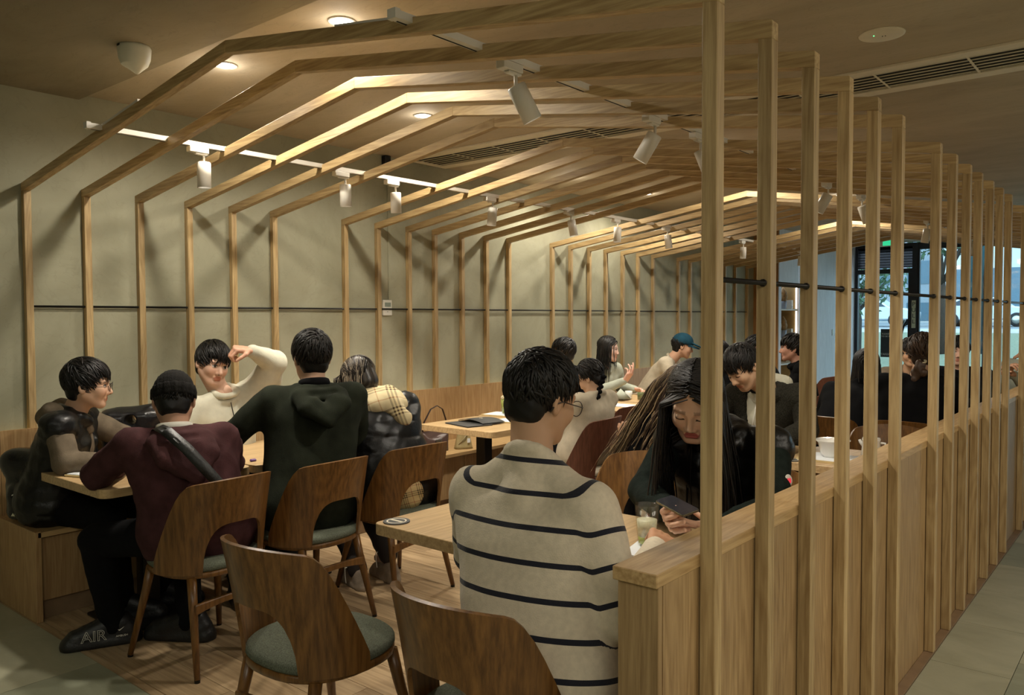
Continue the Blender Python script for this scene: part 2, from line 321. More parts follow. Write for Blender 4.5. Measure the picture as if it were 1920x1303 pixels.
# ------------------------------------------------------------ the room
CEIL = 2.80
wood('oak_x', (.32, .205, .085), (.57, .415, .205), 'X', .5, 1.0, .25, .14)
b = MB(); b.box(-.12, 0, -6, 9.9, 0, CEIL); struct(b.obj('wall_left', 'wall_plaster'))
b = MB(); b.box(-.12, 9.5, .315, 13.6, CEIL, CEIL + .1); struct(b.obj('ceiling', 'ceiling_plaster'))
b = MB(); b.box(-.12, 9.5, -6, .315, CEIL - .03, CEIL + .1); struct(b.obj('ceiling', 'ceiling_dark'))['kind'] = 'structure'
b = MB(); b.box(9.5, 9.62, -6, 13.6, 0, CEIL); struct(b.obj('wall_right', 'cream_paint'))
b = MB(); b.box(-.12, 9.62, -6.12, -6, 0, CEIL); struct(b.obj('wall_back', 'cream_paint'))
b = MB(); b.box(-.3, 9.7, -6.1, 13.7, -.12, -.012); fl = struct(b.obj('floor', 'grout'))
# stone tiles of the passage, joints recessed
def tile(name, x0, x1, y0, y1, mat, par, z0=-.012, z1=0., g=.0015):
    b = MB(); b.box(x0 + g, x1 - g, y0 + g, y1 - g, z0, z1); o = b.obj(name, mat, par); return o
ncol = 0
for iy in range(-4, 12):
    y0 = -.19 + (iy) * .585 if iy < 0 else 0
for k in range(6):                                   # left front passage: columns along Y, seam at X = 1.29
    x0, x1 = [(-.1, .66), (.66, 1.29), (1.29, 1.90), (1.90, 2.51), (2.51, 3.12), (3.12, 4.06)][k]
    for j in range(4):
        tile('floor_tile', x0, x1, -.19 - (j + 1) * 1.18, -.19 - j * 1.18, 'stone_tile' if k < 2 or (k + j) % 3 == 1 else 'stone_tile_green', fl)
for k in range(9):
    x0 = 4.10 if k == 0 else 4.405 + (k - 1) * .61; x1 = 4.405 + k * .61
    for j in range(28):
        y0 = -4.9 + .586 * j + (.2 if k % 2 else 0)
        if x0 > 7 and j < 5: continue
        tile('floor_tile', x0, x1, y0, y0 + .586, 'stone_tile' if (k * 7 + j * 3) % 5 else 'stone_tile_green', fl)
# wood-look planks inside the seating zone
b = MB(); b.box(.0, 4.062, -.19, 9.9, -.012, -.004); seatfl = b.obj('floor', 'grout_wood'); struct(seatfl)
pm = {}
row = 0; y = -.152
rnd = random.Random(3)
tile('plank', 0, 2.2, -.19, -.154, 'plank', seatfl, -.004, 0.001); tile('plank', 2.2, 4.06, -.19, -.154, 'plank', seatfl, -.004, 0.001)
while y < 9.8:
    off = [0.41, .82, 0.0][row % 3]; x = .0 - off if off else 0
    while x < 4.06:
        x0 = max(0, x); x1 = min(4.062, x + 1.2)
        if x1 - x0 > .02:
            key = (round(x1 - x0, 3))
            if key not in pm:
                b = MB(); b.box(.001, x1 - x0 - .001, .001, .182, -.004, .001); pm[key] = b.mesh('plank', 'plank')
            mkobj('plank', pm[key], seatfl, (x0, y, 0))
        x += 1.2
    y += .1835; row += 1
b = MB(); b.box(4.062, 4.099, -.19, 9.9, -.012, .008); struct(b.obj('trim_1', 'threshold'))
# ------------------------------------------------------------ bench along the wall
bench = thing('wall_bench', 'long oak bench built along the plaster wall, with panelled back', 'bench', (0, 0, 0))
b = MB(); b.box(.07, .60, -.17, 9.88, .425, .45); b.obj('seat', 'bench_oak_long', bench)
b = MB(); b.box(.0, .60, -.185, -.155, 0.002, .455); b.obj('end_panel', 'bench_oak', bench, bevel=.002)
b = MB(); b.box(.0, .545, -.14, 9.88, .002, .10); b.obj('plinth', 'threshold', bench)
for i in range(13):
    y0 = -.155 + i * .772; b = MB(); b.box(.54, .57, y0 + .002, y0 + .770, .10, .415); b.obj('front_panel', 'bench_oak', bench)
for i in range(13):
    y0 = -.155 + i * .772; b = MB(); b.box(.05, .07, y0 + .0008, y0 + .7712, .45, .907); b.obj('back_panel', 'bench_oak', bench)
b = MB(); b.box(.0, .0685, -.184, -.156, .455, .907); b.obj('back_end', 'bench_oak', bench)
b = MB(); b.box(.0, .05, -.15, 9.88, .80, .815); b.obj('light_ledge', 'bench_oak_long', bench)
b = MB(); b.box(.006, .022, -.14, 9.88, .815, .822); b.obj('light_strip', 'led_glow', bench)
# ------------------------------------------------------------ timber arch frames
YS = [0, .315, .626, .941, 1.252, 1.570, 2.193, 2.519, 2.85, 3.151, 3.487, 3.813, 4.135, 4.82, 5.14, 5.485, 5.81, 6.16, 6.50, 6.85, 7.49, 7.81, 8.18, 8.50, 8.85, 9.19, 9.60]
t = .038
def beam(name, poly, mat, par):
    b = MB(); b.prism(poly, 0, t, 'Y'); return b.obj(name, mat, par, bevel=.0018)
f0 = thing('arch_frame', 'x', 'timber frame', (0, 0, 0), 0, 'oak arch frames over the seating')
beam('post', [(0.001, .8225), (t, .8225), (t, 2.212), (0.001, 2.206)], 'oak', f0)
beam('post', [(4.062, .009), (4.10, .009), (4.10, 2.207), (4.062, 2.213)], 'oak', f0)
beam('rafter', [(0.001, 2.206), (.038, 2.212), (2.08, 2.519), (2.08, 2.567), (0.001, 2.254)], 'oak_x', f0)
beam('rafter', [(2.0801, 2.519), (4.062, 2.213), (4.10, 2.207), (4.10, 2.252), (4.094, 2.256), (2.0801, 2.567)], 'oak_x', f0)
ordn = ['first', 'second', 'third', 'fourth', 'fifth', 'sixth', 'seventh']
k = 0
for bay, n in enumerate((6, 7, 7, 7)):
    for j in range(n):
        lab = 'oak arch frame, %s from the front in the %s group of frames' % (ordn[j], ['nearest', 'second', 'third', 'farthest'][bay])
        if k == 0: f0['label'] = lab
        else: dup(f0, lab, (0, YS[k], 0))
        k += 1
for nm, x, z, lab in (('rod', .019, 1.577, 'thin black steel rod threaded through the posts on the plaster wall'), ('rod', 4.081, 1.588, 'thin black steel rod threaded through the posts above the low partition')):
    r = thing(nm, lab, 'rod', (x, 0, z))
    b = MB(); b.tube([(0, .02, 0), (0, 9.62, 0)], .0065, 8); b.obj('bar', 'black_metal', r, True)
    if x > 1:
        me = None
        for yy in YS[1:20]:
            if me is None: bb = MB(); bb.tube([(0, -.006, 0), (0, 0, 0)], .010, 10); me = bb.mesh('collar', 'black_metal', True)
            mkobj('collar', me, r, (0, yy - .0005, 0))
# ------------------------------------------------------------ low partition
pt = thing('partition', 'low oak partition with flat cap under the right-hand posts', 'partition', (0, 0, 0))
b = MB(); b.box(3.975, 4.046, -.17, 9.88, .0, .915); b.obj('core', 'threshold', pt)
b = MB(); b.box(3.951, 4.063, -.20, 9.88, .921, .952); b.obj('cap', 'bench_oak_long', pt, bevel=.002)
b = MB(); b.box(3.958, 4.060, -.188, -.17, .0, .921); b.obj('end_panel', 'panel_oak', pt, bevel=.0015)
ys = [-.17] + [y + .0 for y in YS] + [9.88]
for i in range(len(ys) - 1):
    b = MB(); b.box(4.046, 4.0605, ys[i] + .0018, ys[i + 1] - .0018, .001, .9205); b.obj('outer_panel', 'panel_oak', pt)
    if i % 2 == 0:
        j = min(i + 2, len(ys) - 1); b = MB(); b.box(3.960, 3.975, ys[i] + .0015, ys[j] - .0015, .001, .9205); b.obj('inner_panel', 'panel_oak', pt)
# ------------------------------------------------------------ lighting track and spotlights
for x, lab in ((1.0, 'white lighting track above the tables by the plaster wall'), (3.10, 'white lighting track above the tables by the partition')):
    s = -1 if x > 2 else 1
    tr = thing('lighting_track', lab, 'track', (x, 0, 2.40))
    b = MB(); b.box(-.017, .017, -.05, 9.7, -.012, .012); b.obj('rail', 'white_metal', tr)
    b = MB(); b.box(-.013, -.006, -.04, 9.69, -.0128, -.0118); b.obj('slot', 'black_gap', tr)
    b = MB(); b.box(-.018, .018, -.070, -.0505, -.014, .016); b.obj('end_feed', 'white_metal', tr)
    b = MB(); xa = s * .36; b.prism([(0, .0065), (xa, .0065 + .0542), (xa, .0185 + .0542), (0, .0185)][::s], .004, .018, 'Y'); b.obj('cross_bar', 'white_metal', tr)
def make_spot(lab):
    r = thing('track_spotlight', lab, 'spotlight', (0, 0, 0), 0, 'white spotlights on the lighting tracks')
    b = MB(); b.box(-.019, .019, -.055, .05, -.042, -.0135); b.box(-.012, .012, -.02, .05, -.050, -.042); b.obj('adapter', 'white_metal', r, bevel=.002)
    b = MB(); b.tube([(0, .03, -.05), (0, .03, -.10)], .0065, 8); b.obj('stem', 'white_metal', r, True)
    h = MB(); h.lathe([(.030, .0), (.0345, -.004), (.0345, -.132), (.031, -.132), (.029, -.112)], (0, 0, 0), 28, cap1=False)
    ho = h.obj('lamp_head', 'white_metal', r, True, (0, .03, -.085))
    g = MB(); g.lathe([(.0292, -.1135), (.0005, -.1125)], (0, 0, 0), 24); g.obj('lens', 'spot_glow', ho)
    return r
sp0 = None
LS = [.487, 1.406, 1.813, 2.77, 3.764, 4.487, 5.406, 7.21, 9.06]; RS = [.479, 1.455, 1.895, 3.752, 4.495, 6.511, 8.6]
LT = [(0, 0), (3, 2), (5, 4), (-2, 5), (6, -8), (-2, 2), (5, -4), (0, 3), (0, 4)]
RT = [(24, -16), (-10, 30), (22, -14), (-6, 28), (18, -14), (5, 12), (8, 8)]
for side, (x, lst, tl) in enumerate(((1.0, LS, LT), (3.10, RS, RT))):
    for i, yy in enumerate(lst):
        nm = ['first', 'second', 'third', 'fourth', 'fifth', 'sixth', 'seventh', 'eighth', 'ninth'][i]
        lab = 'white cylinder spotlight, %s from the front on the %s track' % (nm, 'wall-side' if side == 0 else 'partition-side')
        if sp0 is None: sp0 = make_spot(lab); o = sp0; o.location = (x, yy, 2.40)
        else: o = dup(sp0, lab, (x, yy, 2.40))
        hd = [c for c in o.children if c.name.startswith('lamp_head')][0]
        a, bb = R(tl[i][0]), R(tl[i][1]); hd.rotation_euler = (a, bb, 0)
        d = Matrix.Rotation(bb, 3, 'Y') @ Matrix.Rotation(a, 3, 'X') @ Vector((0, 0, -1))
        p = Vector((x, yy + .03, 2.315)) + d * .14
        lamp('SPOT', 'spot_beam', p, 34 if side == 0 else 32, (1, .92, .79), p + d, spot_size=R(95), spot_blend=.75, shadow_soft_size=.028)
# ------------------------------------------------------------ downlights, vent, sensors
DL = [(1.13, .57), (2.07, .57), (1.16, 1.94), (.55, 4.41), (.58, 5.74), (2.1, 4.4), (2.1, 7.2)]  # downlights over the middle and far ridge are unseen, added for illumination
dlab = ['above the front of the wall side', 'above the front ridge', 'behind the third rafter', 'above the middle of the wall bench', 'above the far part of the wall bench', 'above the middle ridge, added for light', 'above the far ridge, added for light']
for (x, yy), l in zip(DL, dlab):
    r = thing('downlight', 'recessed round white downlight glowing in the ceiling ' + l, 'downlight', (x, yy, CEIL), 0, 'recessed ceiling downlights')
    b = MB(); b.lathe([(.046, .0), (.062, -.0005), (.060, -.006), (.047, -.004)], (0, 0, 0), 28, cap0=False, cap1=False); b.obj('ring', 'white_metal', r, True)
    b = MB(); b.lathe([(.0005, -.003), (.047, -.0035)], (0, 0, 0), 24, cap0=False, cap1=False); b.obj('diffuser', 'lamp_glow', r)
    lamp('SPOT', 'downlight_beam', (x, yy, CEIL - .02), 44, (1, .92, .78), (x, yy, 0), spot_size=R(166), spot_blend=.5, shadow_soft_size=.045); lamp('POINT', 'downlight_glow', (x, yy, CEIL - .06), .9, (1, .94, .82), None, shadow_soft_size=.045)
vt = thing('ceiling_vent', 'long white slotted air vent running across the ceiling', 'vent', (0, 0, CEIL))
x0, x1 = .03, 8.2
b = MB(); b.box(x0, x1, 2.78, 2.865, -.014, 0); b.box(x0, x1, 3.20, 3.295, -.014, 0)
b.box(x0, x0 + .05, 2.865, 3.20, -.014, 0); b.box(2.16, 2.30, 2.865, 3.20, -.014, 0); b.box(5.4, 5.5, 2.865, 3.20, -.014, 0); b.obj('frame', 'grille', vt, bevel=.002)
b = MB(); b.box(x0 + .05, x1, 2.865, 3.20, -.003, -.001); b.obj('duct', 'black_gap', vt)
for a0, a1 in ((x0 + .05, 2.16), (2.30, 5.4), (5.5, x1)):
    for i in range(6):
        yy = 2.895 + i * .055; b = MB(); b.box(a0, a1, yy - .0045, yy + .0045, -.0085, -.0045); b.obj('slat', 'grille', vt)
    n = int((a1 - a0) / .5)
    for i in range(1, n + 1):
        b = MB(); xx = a0 + i * (a1 - a0) / (n + 1); b.box(xx - .006, xx + .006, 2.866, 3.199, -.0105, -.0087); b.obj('divider', 'grille', vt)
r = thing('ceiling_sensor', 'flat round ceiling plate with a tiny green light', 'sensor', (3.83, 2.28, CEIL))
b = MB(); b.lathe([(.100, 0), (.098, -.005), (.09, -.0065)], (0, 0, 0), 32); b.obj('plate', 'grille', r, True)
b = MB(); b.ball((-.03, -.02, -.0065), .003); b.obj('indicator_light', 'green_led', r)
b = MB(); b.ball((.0, .01, -.0065), .003); b.ball((.012, .012, -.0065), .003); b.obj('sensor_dot', 'black_metal', r)
r = thing('emergency_spotlight', 'pale plastic cone fitting hanging from the dark part of the ceiling', 'light fitting', (1.14, .10, CEIL - .03))
b = MB(); b.lathe([(.071, 0.0), (.074, -.01), (.070, -.055), (.058, -.085)], (0, 0, 0), 30, cap1=False)
n = 30; prof = [(.058, -.085, 0), (.030, -.108, .014), (.008, -.128, .022), (.0, -.132, .024)]
vs = [(rr * math.cos(2 * math.pi * k / n) + dx, rr * math.sin(2 * math.pi * k / n), z) for rr, z, dx in prof for k in range(n)]
b.add(vs, [(i * n + k, i * n + (k + 1) % n, (i + 1) * n + (k + 1) % n, (i + 1) * n + k) for i in range(3) for k in range(n)]); b.obj('housing', 'cone_plastic', r, True)
b = MB(); b.box(-.01, .01, -.076, -.070, -.012, -.004); b.obj('latch', 'black_metal', r)
# wall thermostat and conduit
r = thing('thermostat', 'small white wall thermostat with grey screen on the plaster wall', 'thermostat', (0.0, 2.636, 1.588))
b = MB(); b.box(.0005, .018, -.048, .048, -.062, .062); b.obj('housing', 'off_white', r, bevel=.003)
b = MB(); b.box(.018, .0188, -.03, .034, .008, .042); b.obj('screen', 'screen_grey', r)
b = MB(); b.box(.018, .0195, -.005, .003, -.034, -.030); b.obj('mark', 'menu_black', r)
b = MB(); b.box(.0005, .012, 2.655, 2.675, 1.655, 2.795); tag(b.obj('conduit', 'wall_plaster', None, bevel=.002), 'thin painted cable conduit rising from the thermostat', 'conduit')
b = MB(); b.box(.0005, .05, 2.60, 2.66, 2.70, 2.795); tag(b.obj('junction_box', 'black_metal', None, bevel=.004), 'small dark box high on the plaster wall above the thermostat', 'box')

# ------------------------------------------------------------ far joinery, niche and entrance
jo = thing('joinery_wall', 'tall wood-clad joinery at the far end of the bench, with lit shelf niche', 'joinery', (0, 0, 0)); jo['kind'] = 'structure'
b = MB(); b.box(0.0, .38, 9.90, 9.93, 0, CEIL); b.obj('front_panel', 'rust_panel', jo)
b = MB(); b.box(.36, .38, 9.93, 10.02, 0, CEIL); b.box(.36, .38, 10.02, 10.72, 2.0, CEIL); b.box(.36, .38, 10.02, 10.72, 0, .40); b.obj('side_frame', 'lilac_panel', jo)
b = MB(); b.box(.05, .36, 10.72, 10.735, .4, 2.0); b.box(.05, .36, 10.005, 10.02, .4, 2.0); b.box(.04, .05, 10.005, 10.735, .4, 2.0); b.obj('niche_lining', 'niche_back', jo)
for i in range(7):
    y0 = 10.735 + i * .405; b = MB(); b.box(.36, .38, y0 + .001, min(13.55, y0 + .404), 0, CEIL); b.obj('side_panel', 'lilac_panel', jo)
for z in (.80, 1.18, 1.62): b = MB(); b.box(.05, .37, 10.022, 10.718, z - .02, z); b.obj('shelf', 'off_white', jo)
for z0, z1 in ((.82, 1.15), (1.20, 1.59), (1.63, 1.98)): b = MB(); b.box(.34, .36, 10.70, 10.716, z0, z1); b.obj('light_strip', 'led_white', jo)
def cone_plush(loc, lab):
    r = thing('display_dessert', lab, 'display', loc, 0, 'model desserts on the lit shelves')
    b = MB(); b.lathe([(.045, 0), (.058, .12), (.052, .12)], (0, 0, 0), 14); b.obj('pot', 'plush_cup', r, True)
    b = MB(); b.lathe([(.040, .115), (.062, .16), (.066, .20), (.05, .235), (.056, .25), (.036, .285), (.03, .30), (.008, .335)], (0, 0, 0), 12); b.obj('swirl', 'plush_body', r, True)
    return r
q = cone_plush((.26, 10.40, 1.62), 'small swirled model dessert in a pale pot on the upper lit shelf, right one')
dup(q, 'small swirled model dessert in a pale pot on the upper lit shelf, left one', (.26, 10.18, 1.62)); dup(q, 'small swirled model dessert in a pale pot on the middle lit shelf, right one', (.26, 10.40, 1.18)); dup(q, 'small swirled model dessert in a pale pot on the middle lit shelf, left one', (.26, 10.18, 1.18))
for z, w in ((1.62, 'upper'), (1.18, 'middle'), (.80, 'lowest')):
    b = MB(); b.box(.25, .33, 10.56, 10.62, z, z + .14); b.obj
    r = b.obj('card_box', 'off_white', None); tag(r, 'small white card box on the %s lit shelf' % w, 'box', 'white boxes on the lit shelves')
    b = MB(); b.box(.3302, .331, 10.57, 10.61, z + .02, z + .05); b.obj('print', 'screen_grey', r)
b = MB(); b.box(.3805, .39, 12.29, 12.37, 1.18, 1.29); tag(b.obj('light_switch', 'off_white', None, bevel=.003), 'white light switch on the pale panelled wall by the door', 'switch')

YF = 13.5
dr = struct(thing('door_1', 'dark framed glass entrance door with louvred top', 'door', (.39, YF, 0)))
b = MB(); b.box(0, .05, 0, .09, 0, 2.78); b.box(.955, 1.04, -.02, .10, 0, 2.78); b.box(.05, .955, 0, .09, 2.26, 2.34); b.box(.05, .955, 0, .09, 2.72, 2.78); b.box(.05, .955, .02, .07, 0, .14); b.box(.885, .955, .02, .07, .14, 2.26); b.obj('frame', 'door_frame', dr)
for i in range(8): b = MB(); z = 2.355 + i * .046; b.add([(.05, .01, z), (.955, .01, z), (.955, .07, z + .05), (.05, .07, z + .05), (.05, .01, z + .008), (.955, .01, z + .008), (.955, .07, z + .058), (.05, .07, z + .058)], [(0, 3, 2, 1), (4, 5, 6, 7), (0, 1, 5, 4), (2, 3, 7, 6), (0, 4, 7, 3), (1, 2, 6, 5)]); b.obj('louvre', 'door_frame', dr)
b = MB(); b.box(.05, .885, .040, .048, .14, 2.26); b.obj('pane', 'pane_glass', dr)
b = MB(); b.tube([(.84, .03, .85), (.80, -.04, .95), (.80, -.06, 1.15), (.84, -.04, 1.35), (.87, .03, 1.45)], .016, 8); b.obj('handle', 'black_metal', dr, True)
b = MB(); b.box(.955, 1.02, -.024, -.0205, 1.30, 1.78); sg = b.obj('pull_sign', 'sign_cream', dr); sg['label'] = 'narrow cream sign reading PULL'
textobj('lettering', 'P\nU\nL\nL', 'sign_black', .10, basis((.9875, -.026, 1.56), (1, 0, 0), (0, 0, 1)), sg, spacing=1.0)
b = MB(); b.box(.44, .72, .034, .039, .78, 1.28); sg = b.obj('notice_sign', 'sign_black', dr); sg['label'] = 'black notice on the glass with white lettering'
textobj('lettering', 'PLEASE WAIT\nTO BE SEATED', 'off_white', .040, basis((.58, .032, 1.17), (1, 0, 0), (0, 0, 1)), sg, spacing=1.1)
textobj('lettering', 'TAKEAWAY', 'off_white', .050, basis((.58, .032, .83), (1, 0, 0), (0, 0, 1)), sg)
win = struct(thing('window_1', 'tall shop window beside the entrance door', 'window', (1.43, YF, 0)))
b = MB(); b.box(0, .03, 0, .08, 0, 2.78); b.box(.50, .56, 0, .08, 0, 2.7); b.box(2.3, 2.34, 0, .08, 0, 2.7); b.box(3.9, 3.95, 0, .08, 0, 2.7); b.box(.03, 8.05, 0, .08, 2.66, 2.78); b.box(.03, 8.05, 0, .08, 0, .08); b.obj('window_frame', 'door_frame', win)
for a0, a1 in ((.03, .50), (.56, 2.3), (2.34, 3.9), (3.95, 8.05)): b = MB(); b.box(a0, a1, .035, .043, .08, 2.66); b.obj('pane', 'pane_glass', win)
r = thing('exit_sign', 'green and white exit sign hanging before the entrance door', 'sign', (1.37, 11.8, 2.66))
b = MB(); b.box(-.10, .10, -.012, .012, -.06, .06); b.obj('case', 'off_white', r); b = MB(); b.box(-.06, .075, -.0135, -.0122, -.048, .048); b.obj('sign_face', 'exit_green', r)
b = MB(); b.tube([(-.07, 0, .06), (-.07, 0, .138)], .004, 6); b.tube([(.07, 0, .06), (.07, 0, .138)], .004, 6); b.obj('hanger', 'black_metal', r)

# ------------------------------------------------------------ street outside
def gnd(n, x0, x1, y0, y1, z, m):
    b = MB(); b.box(x0, x1, y0, y1, z - .1, z); struct(b.obj(n, m))
prof = [(13.75, -.02, 'pavement', 'ground'), (16.5, .0, 'grass', 'verge'), (34.0, .85, 'pavement', 'footpath'), (38.5, .95, 'asphalt', 'road'), (58, 1.1, 'pavement', 'far_pavement'), (75, 1.2, None, None)]
for (y0, z0, m, n), (y1, z1, _, _) in zip(prof, prof[1:]):
    b = MB(); b.add([(-75, y0, z0), (75, y0, z0), (75, y1, z1), (-75, y1, z1), (-75, y0, z0 - .3), (75, y0, z0 - .3), (75, y1, z1 - .3), (-75, y1, z1 - .3)], [(0, 1, 2, 3), (7, 6, 5, 4), (0, 4, 5, 1), (2, 6, 7, 3), (0, 3, 7, 4), (1, 5, 6, 2)]); struct(b.obj(n, m))
def car(lab, loc, rz, mat='car_white', lights=False):
    r = thing('car', lab, 'car', loc, rz, 'parked cars in the street')
    prof = [(-2.2, .35), (-2.25, .75), (-1.9, .92), (-1.1, 1.0), (-.5, 1.42), (.9, 1.46), (1.75, 1.05), (2.15, 1.0), (2.25, .6), (2.2, .3)]
    b = MB(); b.prism(prof, -.85, .85, 'Y'); b.obj('body', mat, r, bevel=.06)
    b = MB(); b.prism([(-.95, 1.02), (-.45, 1.37), (.15, 1.39), (.15, 1.02)], -.86, .86, 'Y'); b.prism([(.22, 1.02), (.22, 1.39), (.85, 1.40), (1.5, 1.05)], -.86, .86, 'Y'); b.obj('side_window', 'car_glass', r)
    for x in (-1.4, 1.4):
        for y in (-.8, .8):
            b = MB(); b.lathe([(.12, -.1), (.32, -.1), (.34, -.06), (.34, .06), (.32, .1), (.12, .1)], (0, 0, 0), 20); w = b.obj('wheel', 'tyre', r, True, (x, y, .34)); w.rotation_euler = (R(90), 0, 0)
            b = MB(); b.lathe([(.02, -.105), (.2, -.104), (.2, .104), (.02, .105)], (0, 0, 0), 12); b.obj('hubcap', 'silver', w, True)
    b = MB(); b.box(2.2, 2.262, -.75, -.45, .72, .86); b.box(2.2, 2.262, .45, .75, .72, .86); b.obj('tail_light', 'tail_red', r)
    return r
car('white car parked across the street, seen through the door', (-7.6, 43.2, .99), R(180))
car('white car parked in the street right of the door frame', (-2.4, 44.0, .99), R(180))
car('pale car parked at the right end of the street', (4.3, 33.6, .86), R(170))
r = thing('truck', 'grey truck with pale sign board at the left edge of the entrance glass', 'truck', (-14.5, 47.5, 1.0))
b = MB(); b.box(-3.2, 2.2, -1, 1, .6, 3.0); b.obj('cargo_box', 'truck_grey', r, bevel=.05); b = MB(); b.box(2.2, 3.6, -1, 1, .5, 2.2); b.obj('cab', 'car_white', r, bevel=.15)
b = MB(); b.box(-2.6, 1.6, -1.03, -1.0, 1.5, 2.6); b.obj('sign_board', 'sign_cream', r)
for x in (-2.0, 2.6): b = MB(); b.lathe([(.1, -.15), (.5, -.15), (.5, .15), (.1, .15)], (0, 0, 0), 18); w = b.obj('wheel', 'tyre', r, True, (x, -.9, .5)); w.rotation_euler = (R(90), 0, 0)
def building(lab, x0, x1, y0, h, mat, nx, nz):
    r = thing('building', lab, 'building', (x0, y0, 0)); w = x1 - x0
    b = MB(); b.box(0, w, 0, 6, 0, h); b.obj('wall', mat, r)
    me = None
    for i in range(nx):
        for k in range(nz):
            if me is None: bb = MB(); bb.box(0, w / nx * .6, -.06, 0, 0, h / nz * .55); me = bb.mesh('window', 'building_glass')
            mkobj('window', me, r, (w / nx * (i + .2), 0, h / nz * (k + .25)))
    return r
building('grey-blue building with many windows across the street behind the trees', -44, -9, 66, 16, 'truck_grey', 12, 5)
building('pale plain building across the street at the right', -8, 22, 62, 12, 'building_white', 16, 2)
def tree(lab, loc, h, rad, seed):
    rn = random.Random(seed); r = thing('street_tree', lab, 'tree', loc, 0, 'street trees')
    b = MB(); b.tube([(0, 0, 0), (.05, .02, h * .4), (-.05, 0, h * .8)], [.16, .12, .05], 10)
    for k in range(5):
        a = rn.uniform(0, 6.28); b.tube([(0, 0, h * .45), (math.cos(a) * rad * .6, math.sin(a) * rad * .6, h * .75)], [.06, .02], 6)
    b.obj('trunk', 'bark', r, True)
    b = MB()
    for k in range(1500):
        u = Vector((rn.gauss(0, 1), rn.gauss(0, 1), rn.gauss(0, 1))).normalized() * rad * rn.uniform(.35, 1) ; u.z = u.z * .8 + h * .85
        d = Vector((rn.gauss(0, 1), rn.gauss(0, 1), rn.gauss(0, 1) - .4)).normalized(); e = d.cross(Vector((rn.gauss(0, 1), rn.gauss(0, 1), 1))).normalized()
        l = rn.uniform(.12, .26); b.add([u, u + d * l * .5 + e * l * .2, u + d * l, u + d * l * .5 - e * l * .2], [(0, 1, 2, 3)])
    o = b.obj('foliage', 'tree_leaf', r); o['kind'] = 'stuff'
tree('leafy street tree seen through the glass door', (-2.0, 21.6, .22), 3.0, 1.5, 1); tree('leafy street tree seen through the window right of the door', (-.5, 24.6, .36), 4.4, 1.1, 2); tree('low dark tree beyond the parked car at the right', (5.9, 42, 1.0), 2.0, 1.8, 3)
r = thing('feather_flag', 'tall dark green advertising flag standing outside the window', 'flag', (2.15, 15.2, 0))
b = MB(); b.tube([(0, 0, 0), (0, 0, 2.2), (.05, 0, 2.9)], .012, 8); b.obj('pole', 'black_metal', r); b = MB(); b.prism([(-.01, .8), (-.30, .9), (-.32, 2.4), (-.2, 2.85), (.04, 2.9)], -.004, .004, 'Y'); b.obj('banner', 'flag_green', r)
